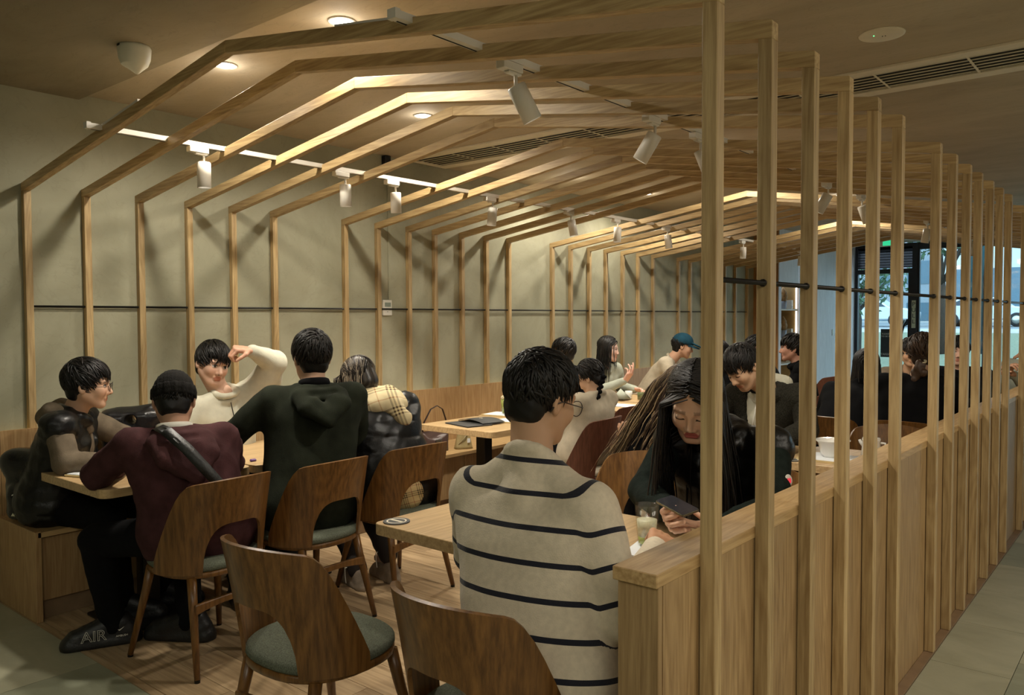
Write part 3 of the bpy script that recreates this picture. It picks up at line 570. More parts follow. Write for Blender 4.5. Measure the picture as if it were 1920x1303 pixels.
# ------------------------------------------------------------ chairs
def make_chair(name, label, wd='walnut', seatm='seat_fabric', group='bent plywood dining chairs'):
    r = thing(name, label, 'chair', (0, 0, 0), 0, group)
    A0, AC = 1.52, .60
    cols = sorted(set([round(x, 4) for x in list(np.linspace(-A0, -AC - .02, 12)) + list(np.linspace(-AC, AC, 25)) + list(np.linspace(AC + .02, A0, 12)) + [-AC - .004, AC + .004, -AC + .012, AC - .012, -AC + .03, AC - .03]]))
    def ztop(a):
        a = abs(a); z1 = .835 - .014 * (a / .7) ** 2; z2 = .455 + (1.56 - a) * .66
        h = .09; m = max(h - abs(z1 - z2), 0) / h
        return max(min(z1, z2) - m * m * h * .25, .47)
    def zbot(a):
        a = abs(a)
        return .425 if a > AC else .425 + .215 * max(0, 1 - (a / AC) ** 4.0) ** .42
    nr = 9; vs = []; fs = []
    for a in cols:
        zb, zt = zbot(a), ztop(a)
        for i in range(nr):
            z = zb + (zt - zb) * i / (nr - 1); h = (z - .425) / .41
            rx = .245 + .012 * h; ry = .235 - .01 * h
            vs.append((rx * math.sin(a), -ry * math.cos(a) - .085 * h ** 1.2 * (.55 + .45 * math.cos(a)) + (.03 if abs(a) > 1.2 else 0) * 0, z))
    for c in range(len(cols) - 1):
        for i in range(nr - 1): q = c * nr + i; fs.append((q, q + nr, q + nr + 1, q + 1))
    b = MB(); b.add(vs, fs); o = b.obj('backrest', wd, r, True)
    sm = o.modifiers.new('s', 'SOLIDIFY'); sm.thickness = .012; sm.offset = 0
    es = o.modifiers.new('e', 'EDGE_SPLIT'); es.split_angle = R(50)
    def ring(k, z):
        pts = []
        for i in range(36):
            a = 2 * math.pi * i / 36; e = .82
            pts.append((.226 * k * math.copysign(abs(math.cos(a)) ** e, math.cos(a)), .222 * k * math.copysign(abs(math.sin(a)) ** e, math.sin(a)), z))
        return pts
    def stack(lst):
        b = MB(); rs = [ring(k, z) for k, z in lst]; n = 36
        b.add([v for q in rs for v in q], [(i * n + j, i * n + (j + 1) % n, (i + 1) * n + (j + 1) % n, (i + 1) * n + j) for i in range(len(rs) - 1) for j in range(n)] + [tuple(range(n))[::-1], tuple(range((len(rs) - 1) * n, len(rs) * n))])
        return b
    stack([(.95, .405), (1.0, .41), (1.0, .428), (.98, .432)]).obj('seat_frame', wd, r, True)
    stack([(.97, .432), (1.005, .442), (1.0, .456), (.95, .466), (.75, .470), (.4, .470), (.02, .470)]).obj('seat', seatm, r, True)
    for sx in (-1, 1):
        for yt, yb in ((.155, .235), (-.155, -.245)):
            w = .225 if yt > 0 else .205
            b = MB(); b.tube([(sx * .165, yt, .41), (sx * (.165 + .25 * (w - .165)), yt + .25 * (yb - yt), .30), (sx * w, yb, .012)], [.021, .019, .0125], 10); lg = b.obj('leg', wd, r, True)
            b = MB(); b.tube([(sx * w, yb, .013), (sx * w, yb, .001)], .012, 10); b.obj('foot_pad', 'black_metal', lg)
    b = MB(); pts = []
    n = 10
    for i in range(n + 1):
        x = -.182 + .364 * i / n; u = abs(x) / .182; pts.append((x, .300 - .028 * u * u + .0, .300 + .022 - .004 * (1 - u * u)))
    lo = [(p[0], .262 + .022 * (1 - (abs(p[0]) / .182) ** 2)) for p in pts]; hi = [(p[0], .305 + .006 * (1 - (abs(p[0]) / .182) ** 2)) for p in pts]
    b.prism(lo + hi[::-1], -.205, -.187, 'Y'); b.obj('stretcher', wd, r, bevel=.003)
    return r
CH = 'bent plywood dining chairs'
c0 = make_chair('dining_chair', 'brown plywood chair under the person in the maroon hoodie')
c0.location = (1.56, .17, 0); c0.rotation_euler = (0, 0, R(90 + 4))
dup(c0, 'brown plywood chair under the person in the dark green hoodie', (1.58, .72, 0), R(90 + 2), CH)
dup(c0, 'brown plywood chair under the person with the plaid scarf', (1.56, 1.31, 0), R(90 - 2), CH)
dup(c0, 'empty brown plywood chair in the foreground with its grey-green seat showing', (2.765, -.10, 0), R(2), CH)
dup(c0, 'brown plywood chair in the foreground behind the person in the striped sweater', (3.54, -.085, 0), R(-2), CH)
dup(c0, 'empty brown plywood chair across the table, left of the woman with the phone', (2.92, 1.52, 0), R(180), CH)
dup(c0, 'brown plywood chair under the woman with the phone', (3.52, 1.48, 0), R(180), CH)
dup(c0, 'brown plywood chair behind the white teapot, nearest of two back to back', (3.58, 3.30, 0), R(180), CH)
dup(c0, 'brown plywood chair under the woman with the low bun', (3.55, 4.10, 0), R(0), CH)
dup(c0, 'brown plywood chair at the rounded table end beyond the boy in the fleece', (2.84, 5.60, 0), R(180), CH)
dup(c0, 'brown plywood chair under the man facing the woman with the bun', (3.5, 5.85, 0), R(180), CH)
dup(c0, 'brown plywood chair under the person with long black hair at the far table', (3.05, 4.3 - .25, 0), R(0), CH)
dup(c0, 'brown plywood chair under the boy in the grey fleece', (2.90, 3.25, 0), R(180), CH)
m0 = make_chair('dining_chair', 'maroon plywood chair under the girl with the braid', 'maroon_ply', 'cream_knit'); m0.location = (1.71, 2.86, 0); m0.rotation_euler = (0, 0, R(99))
dup(m0, 'maroon plywood chair under the woman with long highlighted hair', (2.60, 2.70, 0), R(112), CH)
dup(m0, 'maroon plywood chair at the far end near the pale joinery wall, left one', (1.72, 7.75, 0), R(70), CH)
dup(m0, 'maroon plywood chair at the far end near the pale joinery wall, right one', (2.0, 8.75, 0), R(20), CH)
dup(m0, 'maroon plywood chair beside the far aisle behind the rounded table', (2.45, 6.9, 0), R(60), CH)
dup(m0, 'maroon plywood chair under the man in the dark jacket', (2.30, 5.60, 0), R(90), CH)
dup(m0, 'maroon plywood chair under the far dark-haired person beside the aisle', (1.85, 6.2, 0), R(90), CH)
dup(m0, 'maroon plywood chair under the dark-haired person facing the blue cap', (1.78, 5.32, 0), R(90), CH)
dup(m0, 'maroon plywood chair under the dark-haired person behind the striped man', (1.45, 3.72, 0), R(90), CH)
# ------------------------------------------------------------ tables
def table(lab, x0, x1, y0, y1, rot=0, r=.045, h=.742, post=True):
    cx, cy = (x0 + x1) / 2, (y0 + y1) / 2
    o = thing('cafe_table', lab, 'table', (cx, cy, 0), rot, 'oak cafe tables')
    b = MB(); b.prism(rrect(x0 - cx, x1 - cx, y0 - cy, y1 - cy, r), h - .042, h); b.obj('tabletop', 'table_oak', o, bevel=.002)
    b = MB(); b.box(-.042, .042, -.042, .042, .012, h - .05); b.obj('column', 'black_metal', o, bevel=.004)
    b = MB(); b.box(-.20, .20, -.20, .20, h - .05, h - .0425); b.obj('top_plate', 'black_metal', o)
    b = MB(); b.prism(rrect(-.22, .22, -.22, .22, .02), .0012, .012); b.obj('base_plate', 'black_metal', o, bevel=.002)
    return o
table('oak table in front of the three young men on the left', .50, 1.245, -.135, .62, r=.05); table('oak table between the white sweater and the plaid scarf', .50, 1.245, .635, 1.40)
table('oak table with the black menus by the bench', .72, 1.42, 2.30, 2.92); table('oak table behind the menus, with the matcha drink', .70, 1.42, 2.935, 3.56)
table('oak table in the foreground between the striped sweater and the woman with the phone', 2.615, 3.94, .25, .95, r=.03)
table('oak table with the white bowl and teapot', 3.29, 3.94, 2.44, 3.06); table('oak table beside the bowl table, half hidden by the woman with the phone', 2.92, 3.27, 2.40, 3.0)
table('oak table with rounded end beyond the boy in the fleece', 2.42, 3.17, 4.45, 5.12, r=.09); table('oak table between the woman with the bun and the man facing her', 3.24, 3.94, 4.62, 5.28)
table('oak table with jars and cups in front of the gesturing woman', .72, 1.42, 4.55, 5.20, r=.03); table('oak table just in front of the jar table', .74, 1.46, 3.86, 4.50, r=.03)
table('oak table before the man in the blue cap', .72, 1.42, 5.45, 6.15, r=.03); table('far oak table before the man in the dark jacket', 1.46, 1.95, 5.35, 5.85, r=.03)
# ------------------------------------------------------------ things on tables and bench
T = .742
def cup(b, r0, r1, h, n=28, w=.0022): b.lathe([(.0005, 0), (r0, 0), (r0 + (r1 - r0) * .5, h * .5), (r1, h), (r1 - w, h), (r0 + (r1 - r0) * .5 - w, h * .5), (r0 - w, .006), (.0005, .006)], (0, 0, 0), n, cap0=False, cap1=False)
r = thing('drink_glass', 'tall clear glass with pale drink remains beside the striped sweater', 'glass', (3.575, .60, T + .0105))
b = MB(); cup(b, .030, .041, .135); b.obj('glass', 'clear_glass', r, True)
b = MB(); b.lathe([(.0005, .008), (.0272, .008), (.0285, .030), (.0005, .030)], (0, 0, 0), 24, cap0=False, cap1=False); b.obj('drink', 'lime', r, True)
b = MB(); b.lathe([(.0005, .0305), (.0282, .0305), (.0335, .085), (.0005, .08)], (0, 0, 0), 24, cap0=False, cap1=False); b.obj('ice', 'liquid_pale', r, True)
b = MB(); b.prism(rrect(-.17, .17, -.12, .12, .02), 0, .009); q = tag(b.obj('paper_tray', 'paper', None, loc=(3.70, .62, T + .0005)), 'white paper sheet on a thin board under the tall glass', 'paper'); q.rotation_euler = (0, 0, R(12))
b = MB(); cup(b, .030, .036, .05); q = tag(b.obj('cup', 'ceramic', None, True, (3.83, .80, T + .001)), 'small white cup near the cap of the low partition', 'cup')
b = MB(); b.lathe([(.0005, 0), (.05, 0), (.05, .004), (.0005, .004)], (0, 0, 0), 28, cap0=False, cap1=False); r = tag(b.obj('table_sticker', 'menu_black', None, loc=(2.675, .315, T + .0003)), 'round dark sticker on the near corner of the foreground table', 'sticker')
b = MB(); b.lathe([(.032, .0042), (.038, .0044)], (0, 0, 0), 24, cap0=False, cap1=False); b.box(-.03, .03, -.006, .006, .0042, .0048); b.obj('print', 'grille', r)
b = MB(); b.lathe([(.0005, 0), (.05, 0), (.05, .004), (.0005, .004)], (0, 0, 0), 28, cap0=False, cap1=False); r = tag(b.obj('table_sticker', 'menu_black', None, loc=(3.345, 2.50, T + .0003)), 'round dark sticker on the table with the bowl', 'sticker'); b = MB(); b.lathe([(.032, .0042), (.038, .0044)], (0, 0, 0), 24, cap0=False, cap1=False); b.obj('print', 'grille', r)
# clipboard on the left table
r = thing('clipboard', 'small wooden board with white papers on the left table', 'clipboard', (.80, .02, T + .0005), R(20))
b = MB(); b.prism(rrect(-.085, .11, -.11, .11, .02), 0, .008); b.obj('board', 'tray_wood', r); b = MB(); b.prism(rrect(-.07, .10, -.10, .10, .004), .0082, .012); b.obj('paper', 'paper', r); b = MB(); b.prism([(-.06, -.09), (.11, -.06), (.09, .11), (-.05, .09)], .0122, .014); b.obj('paper', 'paper', r)
b = MB(); b.box(-.012, .012, -.016, .016, 0, .012); q = tag(b.obj('sweet_wrapper', 'purple_wrap', None, loc=(1.12, .70, T + .001), bevel=.004), 'small crumpled purple wrapper on the left tables', 'wrapper')
# menus
r = thing('menu', 'closed dark menu folder lying lower on the table by the bench', 'menu', (1.02, 2.50, T + .0005), R(-14), 'dark menu folders')
b = MB(); b.box(-.15, .15, -.105, .105, 0, .0025); b.box(-.15, .15, -.105, .105, .006, .0085); b.obj('cover', 'menu_black', r); b = MB(); b.box(-.148, .148, -.1, .1, .0027, .0058); b.obj('page', 'menu_inner', r)
r = thing('menu', 'dark menu folder bulging open on top of the other menu', 'menu', (1.03, 2.62, T + .0095), R(-10), 'dark menu folders')
b = MB(); b.box(-.14, .15, -.10, .10, 0, .0025)
vs = []; 
for i in range(9):
    x = -.14 + .29 * i / 8; z = .006 + .017 * math.sin(math.pi * i / 8) ** .7
    vs += [(x, -.10, z), (x, .10, z), (x, .10, z + .0025), (x, -.10, z + .0025)]
b.add(vs, [(i * 4 + k, i * 4 + (k + 1) % 4, i * 4 + 4 + (k + 1) % 4, i * 4 + 4 + k) for i in range(8) for k in range(4)]); b.obj('cover', 'menu_black', r, True)
b = MB(); b.box(-.015, .02, -.004, .004, .0262, .0268); b.box(-.004, .003, -.012, .012, .0262, .0268); b.obj('emblem', 'grille', r)
# matcha drink on tray
r = thing('tray', 'thin wooden tray with white paper under the matcha drink', 'tray', (.86, 3.08, T + .0005), R(8)); b = MB(); b.prism(rrect(-.15, .15, -.11, .11, .02), 0, .009); b.obj('board', 'tray_wood', r); b = MB(); b.prism(rrect(-.13, .14, -.10, .10, .01), .0092, .0105); b.obj('paper', 'paper', r)
r = thing('tray', 'thin wooden tray with paper at the front of the matcha table', 'tray', (1.14, 2.80, T + .0005), R(8)); b = MB(); b.prism(rrect(-.11, .11, -.09, .09, .02), 0, .009); b.obj('board', 'tray_wood', r); b = MB(); b.prism(rrect(-.09, .10, -.08, .08, .01), .0092, .0105); b.obj('paper', 'paper', r)
r = thing('matcha_drink', 'glass of green matcha drink with foamy cream topping', 'drink', (.88, 3.08, T + .0115))
b = MB(); cup(b, .031, .044, .125); b.obj('glass', 'clear_glass', r, True); b = MB(); b.lathe([(.0005, .008), (.0278, .008), (.0395, .115), (.0005, .115)], (0, 0, 0), 24, cap0=False, cap1=False); b.obj('drink', 'matcha', r, True)
b = MB()
for i in range(14): a = i * 2.4; b.ball((.024 * math.cos(a) * (i % 3 > 0), .024 * math.sin(a) * (i % 3 > 0), .128 + .004 * i * (i % 3 == 0)), .016, 10, 6)
b.obj('cream', 'foam', r, True)
# right table: tray, bowl, teapot
r = thing('tray', 'thin tray with white paper under the big bowl', 'tray', (3.52, 2.66, T + .0005), R(0)); b = MB(); b.prism(rrect(-.17, .15, -.13, .13, .02), 0, .009); b.obj('board', 'tray_wood', r); b = MB(); b.prism(rrect(-.14, .13, -.12, .12, .01), .0092, .0105); b.obj('paper', 'paper', r)
r = thing('bowl', 'large white ceramic bowl with wide rim', 'bowl', (3.50, 2.68, T + .0115)); b = MB(); b.lathe([(.0005, 0), (.05, 0), (.062, .02), (.075, .075), (.09, .088), (.089, .092), (.07, .084), (.055, .02), (.0005, .012)], (0, 0, 0), 36, cap0=False, cap1=False); b.obj('body', 'ceramic', r, True)
r = thing('teapot', 'white ceramic lidded teapot beside the bowl', 'teapot', (3.645, 2.86, T + .0005)); b = MB(); b.lathe([(.0005, 0), (.048, 0), (.052, .01), (.047, .055), (.044, .085), (.047, .092), (.047, .100), (.0005, .100)], (0, 0, 0), 32, cap0=False, cap1=False); b.obj('body', 'ceramic', r, True)
b = MB(); b.lathe([(.046, .1005), (.044, .106), (.008, .112), (.006, .116), (.011, .122), (.007, .129), (.0005, .13)], (0, 0, 0), 28, cap1=False); b.obj('lid', 'ceramic', r, True); b = MB(); b.tube([(-.040, 0, .060), (-.056, 0, .078), (-.062, 0, .090)], [.012, .009, .007], 10); b.obj('spout', 'ceramic', r, True); b = MB(); b.tube([(.046, 0, .08), (.07, 0, .08), (.075, 0, .05), (.048, 0, .025)], .006, 8); b.obj('handle', 'ceramic', r, True)
# far table with jars and cups
def simple_cup(lab, loc, r0, r1, h, m, cat='cup', fill=None, fm=None, grp=None):
    r = thing('cup' if fill is None else 'jar', lab, cat, loc, 0, grp); b = MB(); cup(b, r0, r1, h, 20); b.obj('vessel', m, r, True)
    if fill: b = MB(); b.lathe([(.0005, .007), (r0 - .004, .007), (r1 - .006, fill), (.0005, fill)], (0, 0, 0), 14, cap0=False, cap1=False); b.obj('contents', fm, r, True)
simple_cup('glass jar of dried leaves on the table before the gesturing woman', (1.13, 4.72, T + .001), .042, .044, .10, 'clear_glass', 'jar', .07, 'leafy')
simple_cup('glass of amber tea behind the leaf jar', (1.20, 5.05, T + .001), .036, .042, .12, 'clear_glass', 'glass', .03, 'tea')
simple_cup('small white cup left of the leaf jar', (.98, 4.74, T + .001), .030, .036, .075, 'ceramic'); simple_cup('small white cup right of the tea glass', (1.34, 5.02, T + .001), .034, .038, .07, 'ceramic')
simple_cup('tall empty glass at the back of the jar table', (1.12, 5.12, T + .001), .034, .040, .13, 'clear_glass', 'glass')
b = MB(); b.lathe([(.0005, 0), (.07, 0), (.11, .012), (.108, .016), (.07, .005), (.0005, .004)], (0, 0, 0), 26, cap0=False, cap1=False); tag(b.obj('plate', 'ceramic', None, True, (.93, 4.66, T + .001)), 'flat white plate before the gesturing woman', 'plate')
b = MB(); b.add([(-.07, -.04, 0), (.06, -.06, 0), (.08, .05, 0), (-.05, .06, 0), (0, 0, .09), (-.02, .01, .07)], [(0, 1, 4), (1, 2, 4), (2, 3, 5, 4), (3, 0, 5), (0, 4, 5), (0, 3, 2, 1)]); tag(b.obj('napkin', 'mint_cotton', None, True, (.98, 4.60, T + .018)), 'crumpled pale green napkin on the plate', 'napkin')
b = MB(); b.prism([(-.14, -.1), (.12, -.1), (.14, .1), (-.12, .1)], 0, .003); tag(b.obj('paper_sheet', 'paper', None, loc=(1.24, 4.22, T + .001)), 'white paper sheet on the table just in front of the jar table', 'paper')
# bags on the bench
r = thing('handbag', 'brown leather shoulder bag with upright dark strap on the bench', 'handbag', (.40, 2.78, .451), R(90 - 12))
def taper(w0, w1, d0, d1, h, n=7, sag=.0, zc=0):
    vs = []; fs = []; m = 16
    for i in range(n):
        u = i / (n - 1); w = w0 + (w1 - w0) * u; d = d0 + (d1 - d0) * u ** .8
        for k in range(m):
            a = 2 * math.pi * k / m; c, s_ = math.cos(a), math.sin(a); x = w * math.copysign(abs(c) ** .5, c); y = d * math.copysign(abs(s_) ** .6, s_)
            vs.append((x, y, h * u - (sag * u * u * (1 - (x / max(w, .001)) ** 2)) + (.012 if 0 else 0)))
    fs = [(i * m + k, i * m + (k + 1) % m, (i + 1) * m + (k + 1) % m, (i + 1) * m + k) for i in range(n - 1) for k in range(m)] + [tuple(range(m))[::-1], tuple(range((n - 1) * m, n * m))]
    return vs, fs
b = MB(); b.add(*taper(.11, .125, .05, .02, .17, sag=.085)); b.obj('bag_body', 'brown_leather', r, True)
b = MB(); b.tube([(-.118, 0, .16), (-.10, 0, .24), (-.04, 0, .335), (.02, 0, .36), (.07, 0, .33), (.10, 0, .25), (.118, 0, .16)], .012, 8, flat=.25); b.obj('strap', 'dark_strap', r, True)
b = MB(); b.box(-.03, .03, -.056, -.050, .05, .10); bk = b.obj('buckle', 'gold_wire', r, bevel=.003); b = MB()
for i in range(5): b.box(-.026 + i * .011, -.019 + i * .011, -.0585, -.0562, .08, .095); b.box(-.026 + i * .011, -.019 + i * .011, -.0585, -.0562, .056, .071)
b.obj('studs', 'silver', bk)
r = thing('pouch_bag', 'small soft tan bag with white tag on the bench', 'handbag', (.48, 3.02, .451), R(60))
b = MB(); b.add(*taper(.075, .05, .045, .012, .13)); b.obj('bag_body', 'tan_leather', r, True); b = MB(); b.box(.02, .045, -.045, -.043, .05, .085); b.obj('tag', 'paper', r); b = MB(); b.tube([(-.05, -.03, .04), (0, -.04, .09), (.03, -.02, .125)], .004, 6); b.obj('cord', 'tan_leather', r)
# ------------------------------------------------------------ implicit-surface figures
A = lambda *v: np.array(v, np.float32)
def nets(D, org, h):
    s = D < 0
    c = np.zeros(tuple(n - 1 for n in D.shape), np.int8)
    sl = lambda o, n: slice(o, n - 1 + o)
    offs = [(i, j, k) for i in (0, 1) for j in (0, 1) for k in (0, 1)]
    nx, ny, nz = D.shape
    for o in offs: c += s[sl(o[0], nx), sl(o[1], ny), sl(o[2], nz)]
    act = (c > 0) & (c < 8); ci = np.argwhere(act)
    idx = -np.ones(act.shape, np.int32); idx[act] = np.arange(len(ci))
    pos = np.zeros((len(ci), 3), np.float32); num = np.zeros((len(ci), 1), np.float32)
    for a in offs:
        for ax in range(3):
            if a[ax]: continue
            b = list(a); b[ax] = 1
            da = D[ci[:, 0] + a[0], ci[:, 1] + a[1], ci[:, 2] + a[2]]; db = D[ci[:, 0] + b[0], ci[:, 1] + b[1], ci[:, 2] + b[2]]
            m = (da < 0) != (db < 0); t = np.where(m, da / np.where(m, da - db, 1), 0)
            p = np.tile(np.array(a, np.float32), (len(ci), 1)); p[:, ax] += t
            pos[m] += p[m]; num[m] += 1
    v = org + h * (ci + pos / np.maximum(num, 1))
    fs = []
    for ax in range(3):
        u, w = [(1, 2), (2, 0), (0, 1)][ax]
        a = [slice(None)] * 3; b = [slice(None)] * 3; a[ax] = slice(0, -1); b[ax] = slice(1, None)
        sa = s[tuple(a)]; sb = s[tuple(b)]; e = np.argwhere(sa != sb)
        e = e[(e[:, u] > 0) & (e[:, w] > 0) & (e[:, u] < D.shape[u] - 1) & (e[:, w] < D.shape[w] - 1)]
        if not len(e): continue
        def I(du, dw):
            q = e.copy(); q[:, u] += du; q[:, w] += dw; return idx[q[:, 0], q[:, 1], q[:, 2]]
        q = np.stack([I(-1, -1), I(0, -1), I(0, 0), I(-1, 0)], 1)
        ins = sa[e[:, 0], e[:, 1], e[:, 2]]; q[~ins] = q[~ins][:, ::-1]; fs.append(q)
    return v, np.concatenate(fs) if fs else np.zeros((0, 4), np.int32)
def pdist(P, p):
    k = p[0]
    if k == 'c':
        a, b, r0, r1 = p[1], p[2], p[3], p[4]; ab = b - a; q = P - a
        t = np.clip((q @ ab) / max(float(ab @ ab), 1e-9), 0, 1); return np.sqrt(((q - t[..., None] * ab) ** 2).sum(-1)) - (r0 + (r1 - r0) * t)
    if k == 'e':
        c, r, M = p[1], p[2], p[3]; q = P - c
        if M is not None: q = q @ M
        k0 = np.sqrt(((q / r) ** 2).sum(-1)); k1 = np.sqrt(((q / (r * r)) ** 2).sum(-1)) + 1e-9; return k0 * (k0 - 1) / k1
    if k == 'b':
        c, r, M, rd = p[1], p[2], p[3], p[4]; q = P - c
        if M is not None: q = q @ M
        d = np.abs(q) - (r - rd); return np.sqrt((np.maximum(d, 0) ** 2).sum(-1)) + np.minimum(d.max(-1), 0) - rd
def pbox(p):
    if p[0] == 'c':
        r = max(p[3], p[4]); return np.minimum(p[1], p[2]) - r, np.maximum(p[1], p[2]) + r
    r = float(np.max(p[2])); 
    if p[0] == 'b': r = float(np.linalg.norm(p[2]))
    return p[1] - r, p[1] + r
def C(a, b, r0, r1=None): return ('c', np.array(a, np.float32), np.array(b, np.float32), r0, r0 if r1 is None else r1)
def E_(c, r, M=None): return ('e', np.array(c, np.float32), np.array(r, np.float32), M)
def B_(c, r, M=None, rd=.01): return ('b', np.array(c, np.float32), np.array(r, np.float32), M, rd)
def field(prims, h, disp=None, pad=.0):
    """prims: (shape, k) adds, (shape, -k) cuts"""
    adds = [p for p, k in prims if k >= 0]
    lo = np.min([pbox(p)[0] for p in adds], 0) - 3 * h - pad; hi = np.max([pbox(p)[1] for p in adds], 0) + 3 * h + pad
    n = np.ceil((hi - lo) / h).astype(int) + 1
    D = np.full(n, 1.0, np.float32)
    ax = [lo[i] + h * np.arange(n[i], dtype=np.float32) for i in range(3)]
    for p, k in prims:
        l, u = pbox(p); kk = abs(k); m = kk + 3 * h + pad
        i0 = np.maximum(np.floor((l - m - lo) / h).astype(int), 0); i1 = np.minimum(np.ceil((u + m - lo) / h).astype(int) + 1, n)
        if (i1 <= i0).any(): continue
        s = tuple(slice(a, b) for a, b in zip(i0, i1))
        P = np.stack(np.meshgrid(ax[0][s[0]], ax[1][s[1]], ax[2][s[2]], indexing='ij'), -1)
        d = pdist(P, p); o = D[s]
        if k >= 0:
            q = np.maximum(kk - np.abs(o - d), 0) / max(kk, 1e-6); D[s] = np.minimum(o, d) - q * q * kk * .25
        else:
            d = -d; q = np.maximum(kk - np.abs(o - d), 0) / max(kk, 1e-6); D[s] = np.maximum(o, d) + q * q * kk * .25
    if disp is not None:
        near = np.abs(D) < max(.06, 4 * h); ii = np.argwhere(near); P = lo + h * ii.astype(np.float32); D[near] += disp(P)
    return nets(D, lo.astype(np.float32), h)
def folds(amp=.006, f=28, seed=0):
    rn = np.random.default_rng(seed); ks = rn.normal(size=(4, 3)); ks /= np.linalg.norm(ks, axis=1)[:, None]; ms = rn.normal(size=(4, 3)) * 9; ph = rn.uniform(0, 6, 4)
    def g(P):
        o = 0
        for i in range(4): o = o + (1 - np.abs(np.sin(P @ (ks[i] * f * (.5 + .25 * i)) + ph[i] + 1.6 * np.sin(P @ ms[i]))) ** .7) * (.6 if i else 1)
        return (amp * .6 * (.9 - o)).astype(np.float32)
    return g
def quilt(amp=.012, per=.075, seed=0):
    g0 = folds(.0075, 46, seed)
    def g(P): return (amp * .75 * (.75 - np.abs(np.sin(P[:, 2] * math.pi / per + .35 * np.sin(P[:, 0] * 11 + P[:, 1] * 7))) ** .35) + g0(P)).astype(np.float32)
    return g
def fuzz(amp=.006, f=150):
    def g(P): return (amp * (np.sin(P[:, 0] * f) * np.sin(P[:, 1] * f * 1.1 + 1) * np.sin(P[:, 2] * f * .9 + 2))).astype(np.float32) + folds(.005, 24, 3)(P)
    return g
def ribs(amp, f):
    def g(P): return (amp * np.sin(P[:, 0] * f) * 1.0 + amp * .3 * np.sin(P[:, 2] * f * .7)).astype(np.float32)
    return g
def npmesh(name, v, f, mats, parent=None, attrs=None, mi=None, smooth=True, tri=None):
    me = bpy.data.meshes.new(name); nv, nf = len(v), len(f)
    me.vertices.add(nv); me.vertices.foreach_set('co', np.ascontiguousarray(v, np.float32).ravel())
    w = f.shape[1] if nf else 4
    me.loops.add(nf * w); me.loops.foreach_set('vertex_index', np.ascontiguousarray(f, np.int32).ravel())
    me.polygons.add(nf); me.polygons.foreach_set('loop_start', np.arange(nf, dtype=np.int32) * w)
    me.polygons.foreach_set('use_smooth', np.full(nf, smooth))
    if mi is not None: me.polygons.foreach_set('material_index', np.ascontiguousarray(mi, np.int32))
    me.update(calc_edges=True)
    for m in (mats if isinstance(mats, (list, tuple)) else [mats]): me.materials.append(MATS[m])
    for an, (typ, arr) in (attrs or {}).items():
        a = me.attributes.new(an, typ, 'POINT'); a.data.foreach_set('color' if typ == 'FLOAT_COLOR' else 'value', np.ascontiguousarray(arr, np.float32).ravel())
    o = bpy.data.objects.new(name, me); COL.objects.link(o)
    if parent is not None: o.parent = parent
    return o
def nrm(v): v = np.array(v, np.float32); return v / max(np.linalg.norm(v), 1e-9)
def frame(yaw, pitch=0, roll=0):
    """columns: right, forward, up.  yaw = heading of forward in degrees, pitch > 0 looks down, roll > 0 leans to own right"""
    y = R(yaw); f = np.array([math.cos(y), math.sin(y), 0]); r = np.array([math.sin(y), -math.cos(y), 0]); u = np.array([0, 0, 1.])
    p = R(pitch); f2 = f * math.cos(p) - u * math.sin(p); u2 = u * math.cos(p) + f * math.sin(p)
    q = R(roll); r2 = r * math.cos(q) - u2 * math.sin(q); u3 = u2 * math.cos(q) + r * math.sin(q)
    return np.stack([r2, f2, u3], 1).astype(np.float32)
# ---- head, in head-local metres (x right, y forward, z up)
HC = A(0, -.012, .034); HR = A(.079, .098, .090)
def head_prims(neck, fem=False, ear=True, hs=1.0):
    j = .92 if fem else 1.0
    L = [(E_((0, -.012, .030), (.076, .094, .090)), 0), (E_((0, .030, -.028), (.064 * j, .062, .082)), .02)]
    for s in (-1, 1):
        L += [(C((s * .054 * j, -.005, -.045), (s * .030 * j, .050, -.090), .020, .017), .025), (E_((s * .036, .058, -.026), (.026, .026, .030)), .02), (C((s * .012, .086 - .006 * fem, .018), (s * .044, .070 - .006 * fem, .020), .009, .009), .014)]
    L += [(C((-.012, .066, -.098), (.012, .066, -.098), .018), .02), (E_((-.033, .0965, -.002), (.019, .016, .0115)), -.014), (E_((.033, .0965, -.002), (.019, .016, .0115)), -.014),
          (E_((-.032, .073, -.002), (.015, .014, .012)), .003), (E_((.032, .073, -.002), (.015, .014, .012)), .003),
          (C((0, .084, .006), (0, .104 - .004 * fem, -.034), .0075 - .001 * fem, .0115 - .003 * fem), .010), (C((-.011, .092, -.040), (.011, .092, -.040), .0085), .008),
          (C((-.018, .082, -.0635), (.018, .082, -.0635), .0075), .006), (C((-.015, .081, -.073), (.015, .081, -.073), .0085), .004), (C((-.03, .088, -.0685), (.03, .088, -.0685), .0018), -.003)]
    if ear:
        for s in (-1, 1): L += [(E_((s * .079, -.012, -.008), (.009, .019, .031), frame(90 + s * 18)), .006), (E_((s * .087, -.008, -.006), (.006, .010, .018)), -.006)]
    nb = np.array(neck, np.float32)
    L += [(C((0, -.022, -.055), nb, .054 * (.88 if fem else 1), .058 * (.88 if fem else 1)), .03)]
    return L
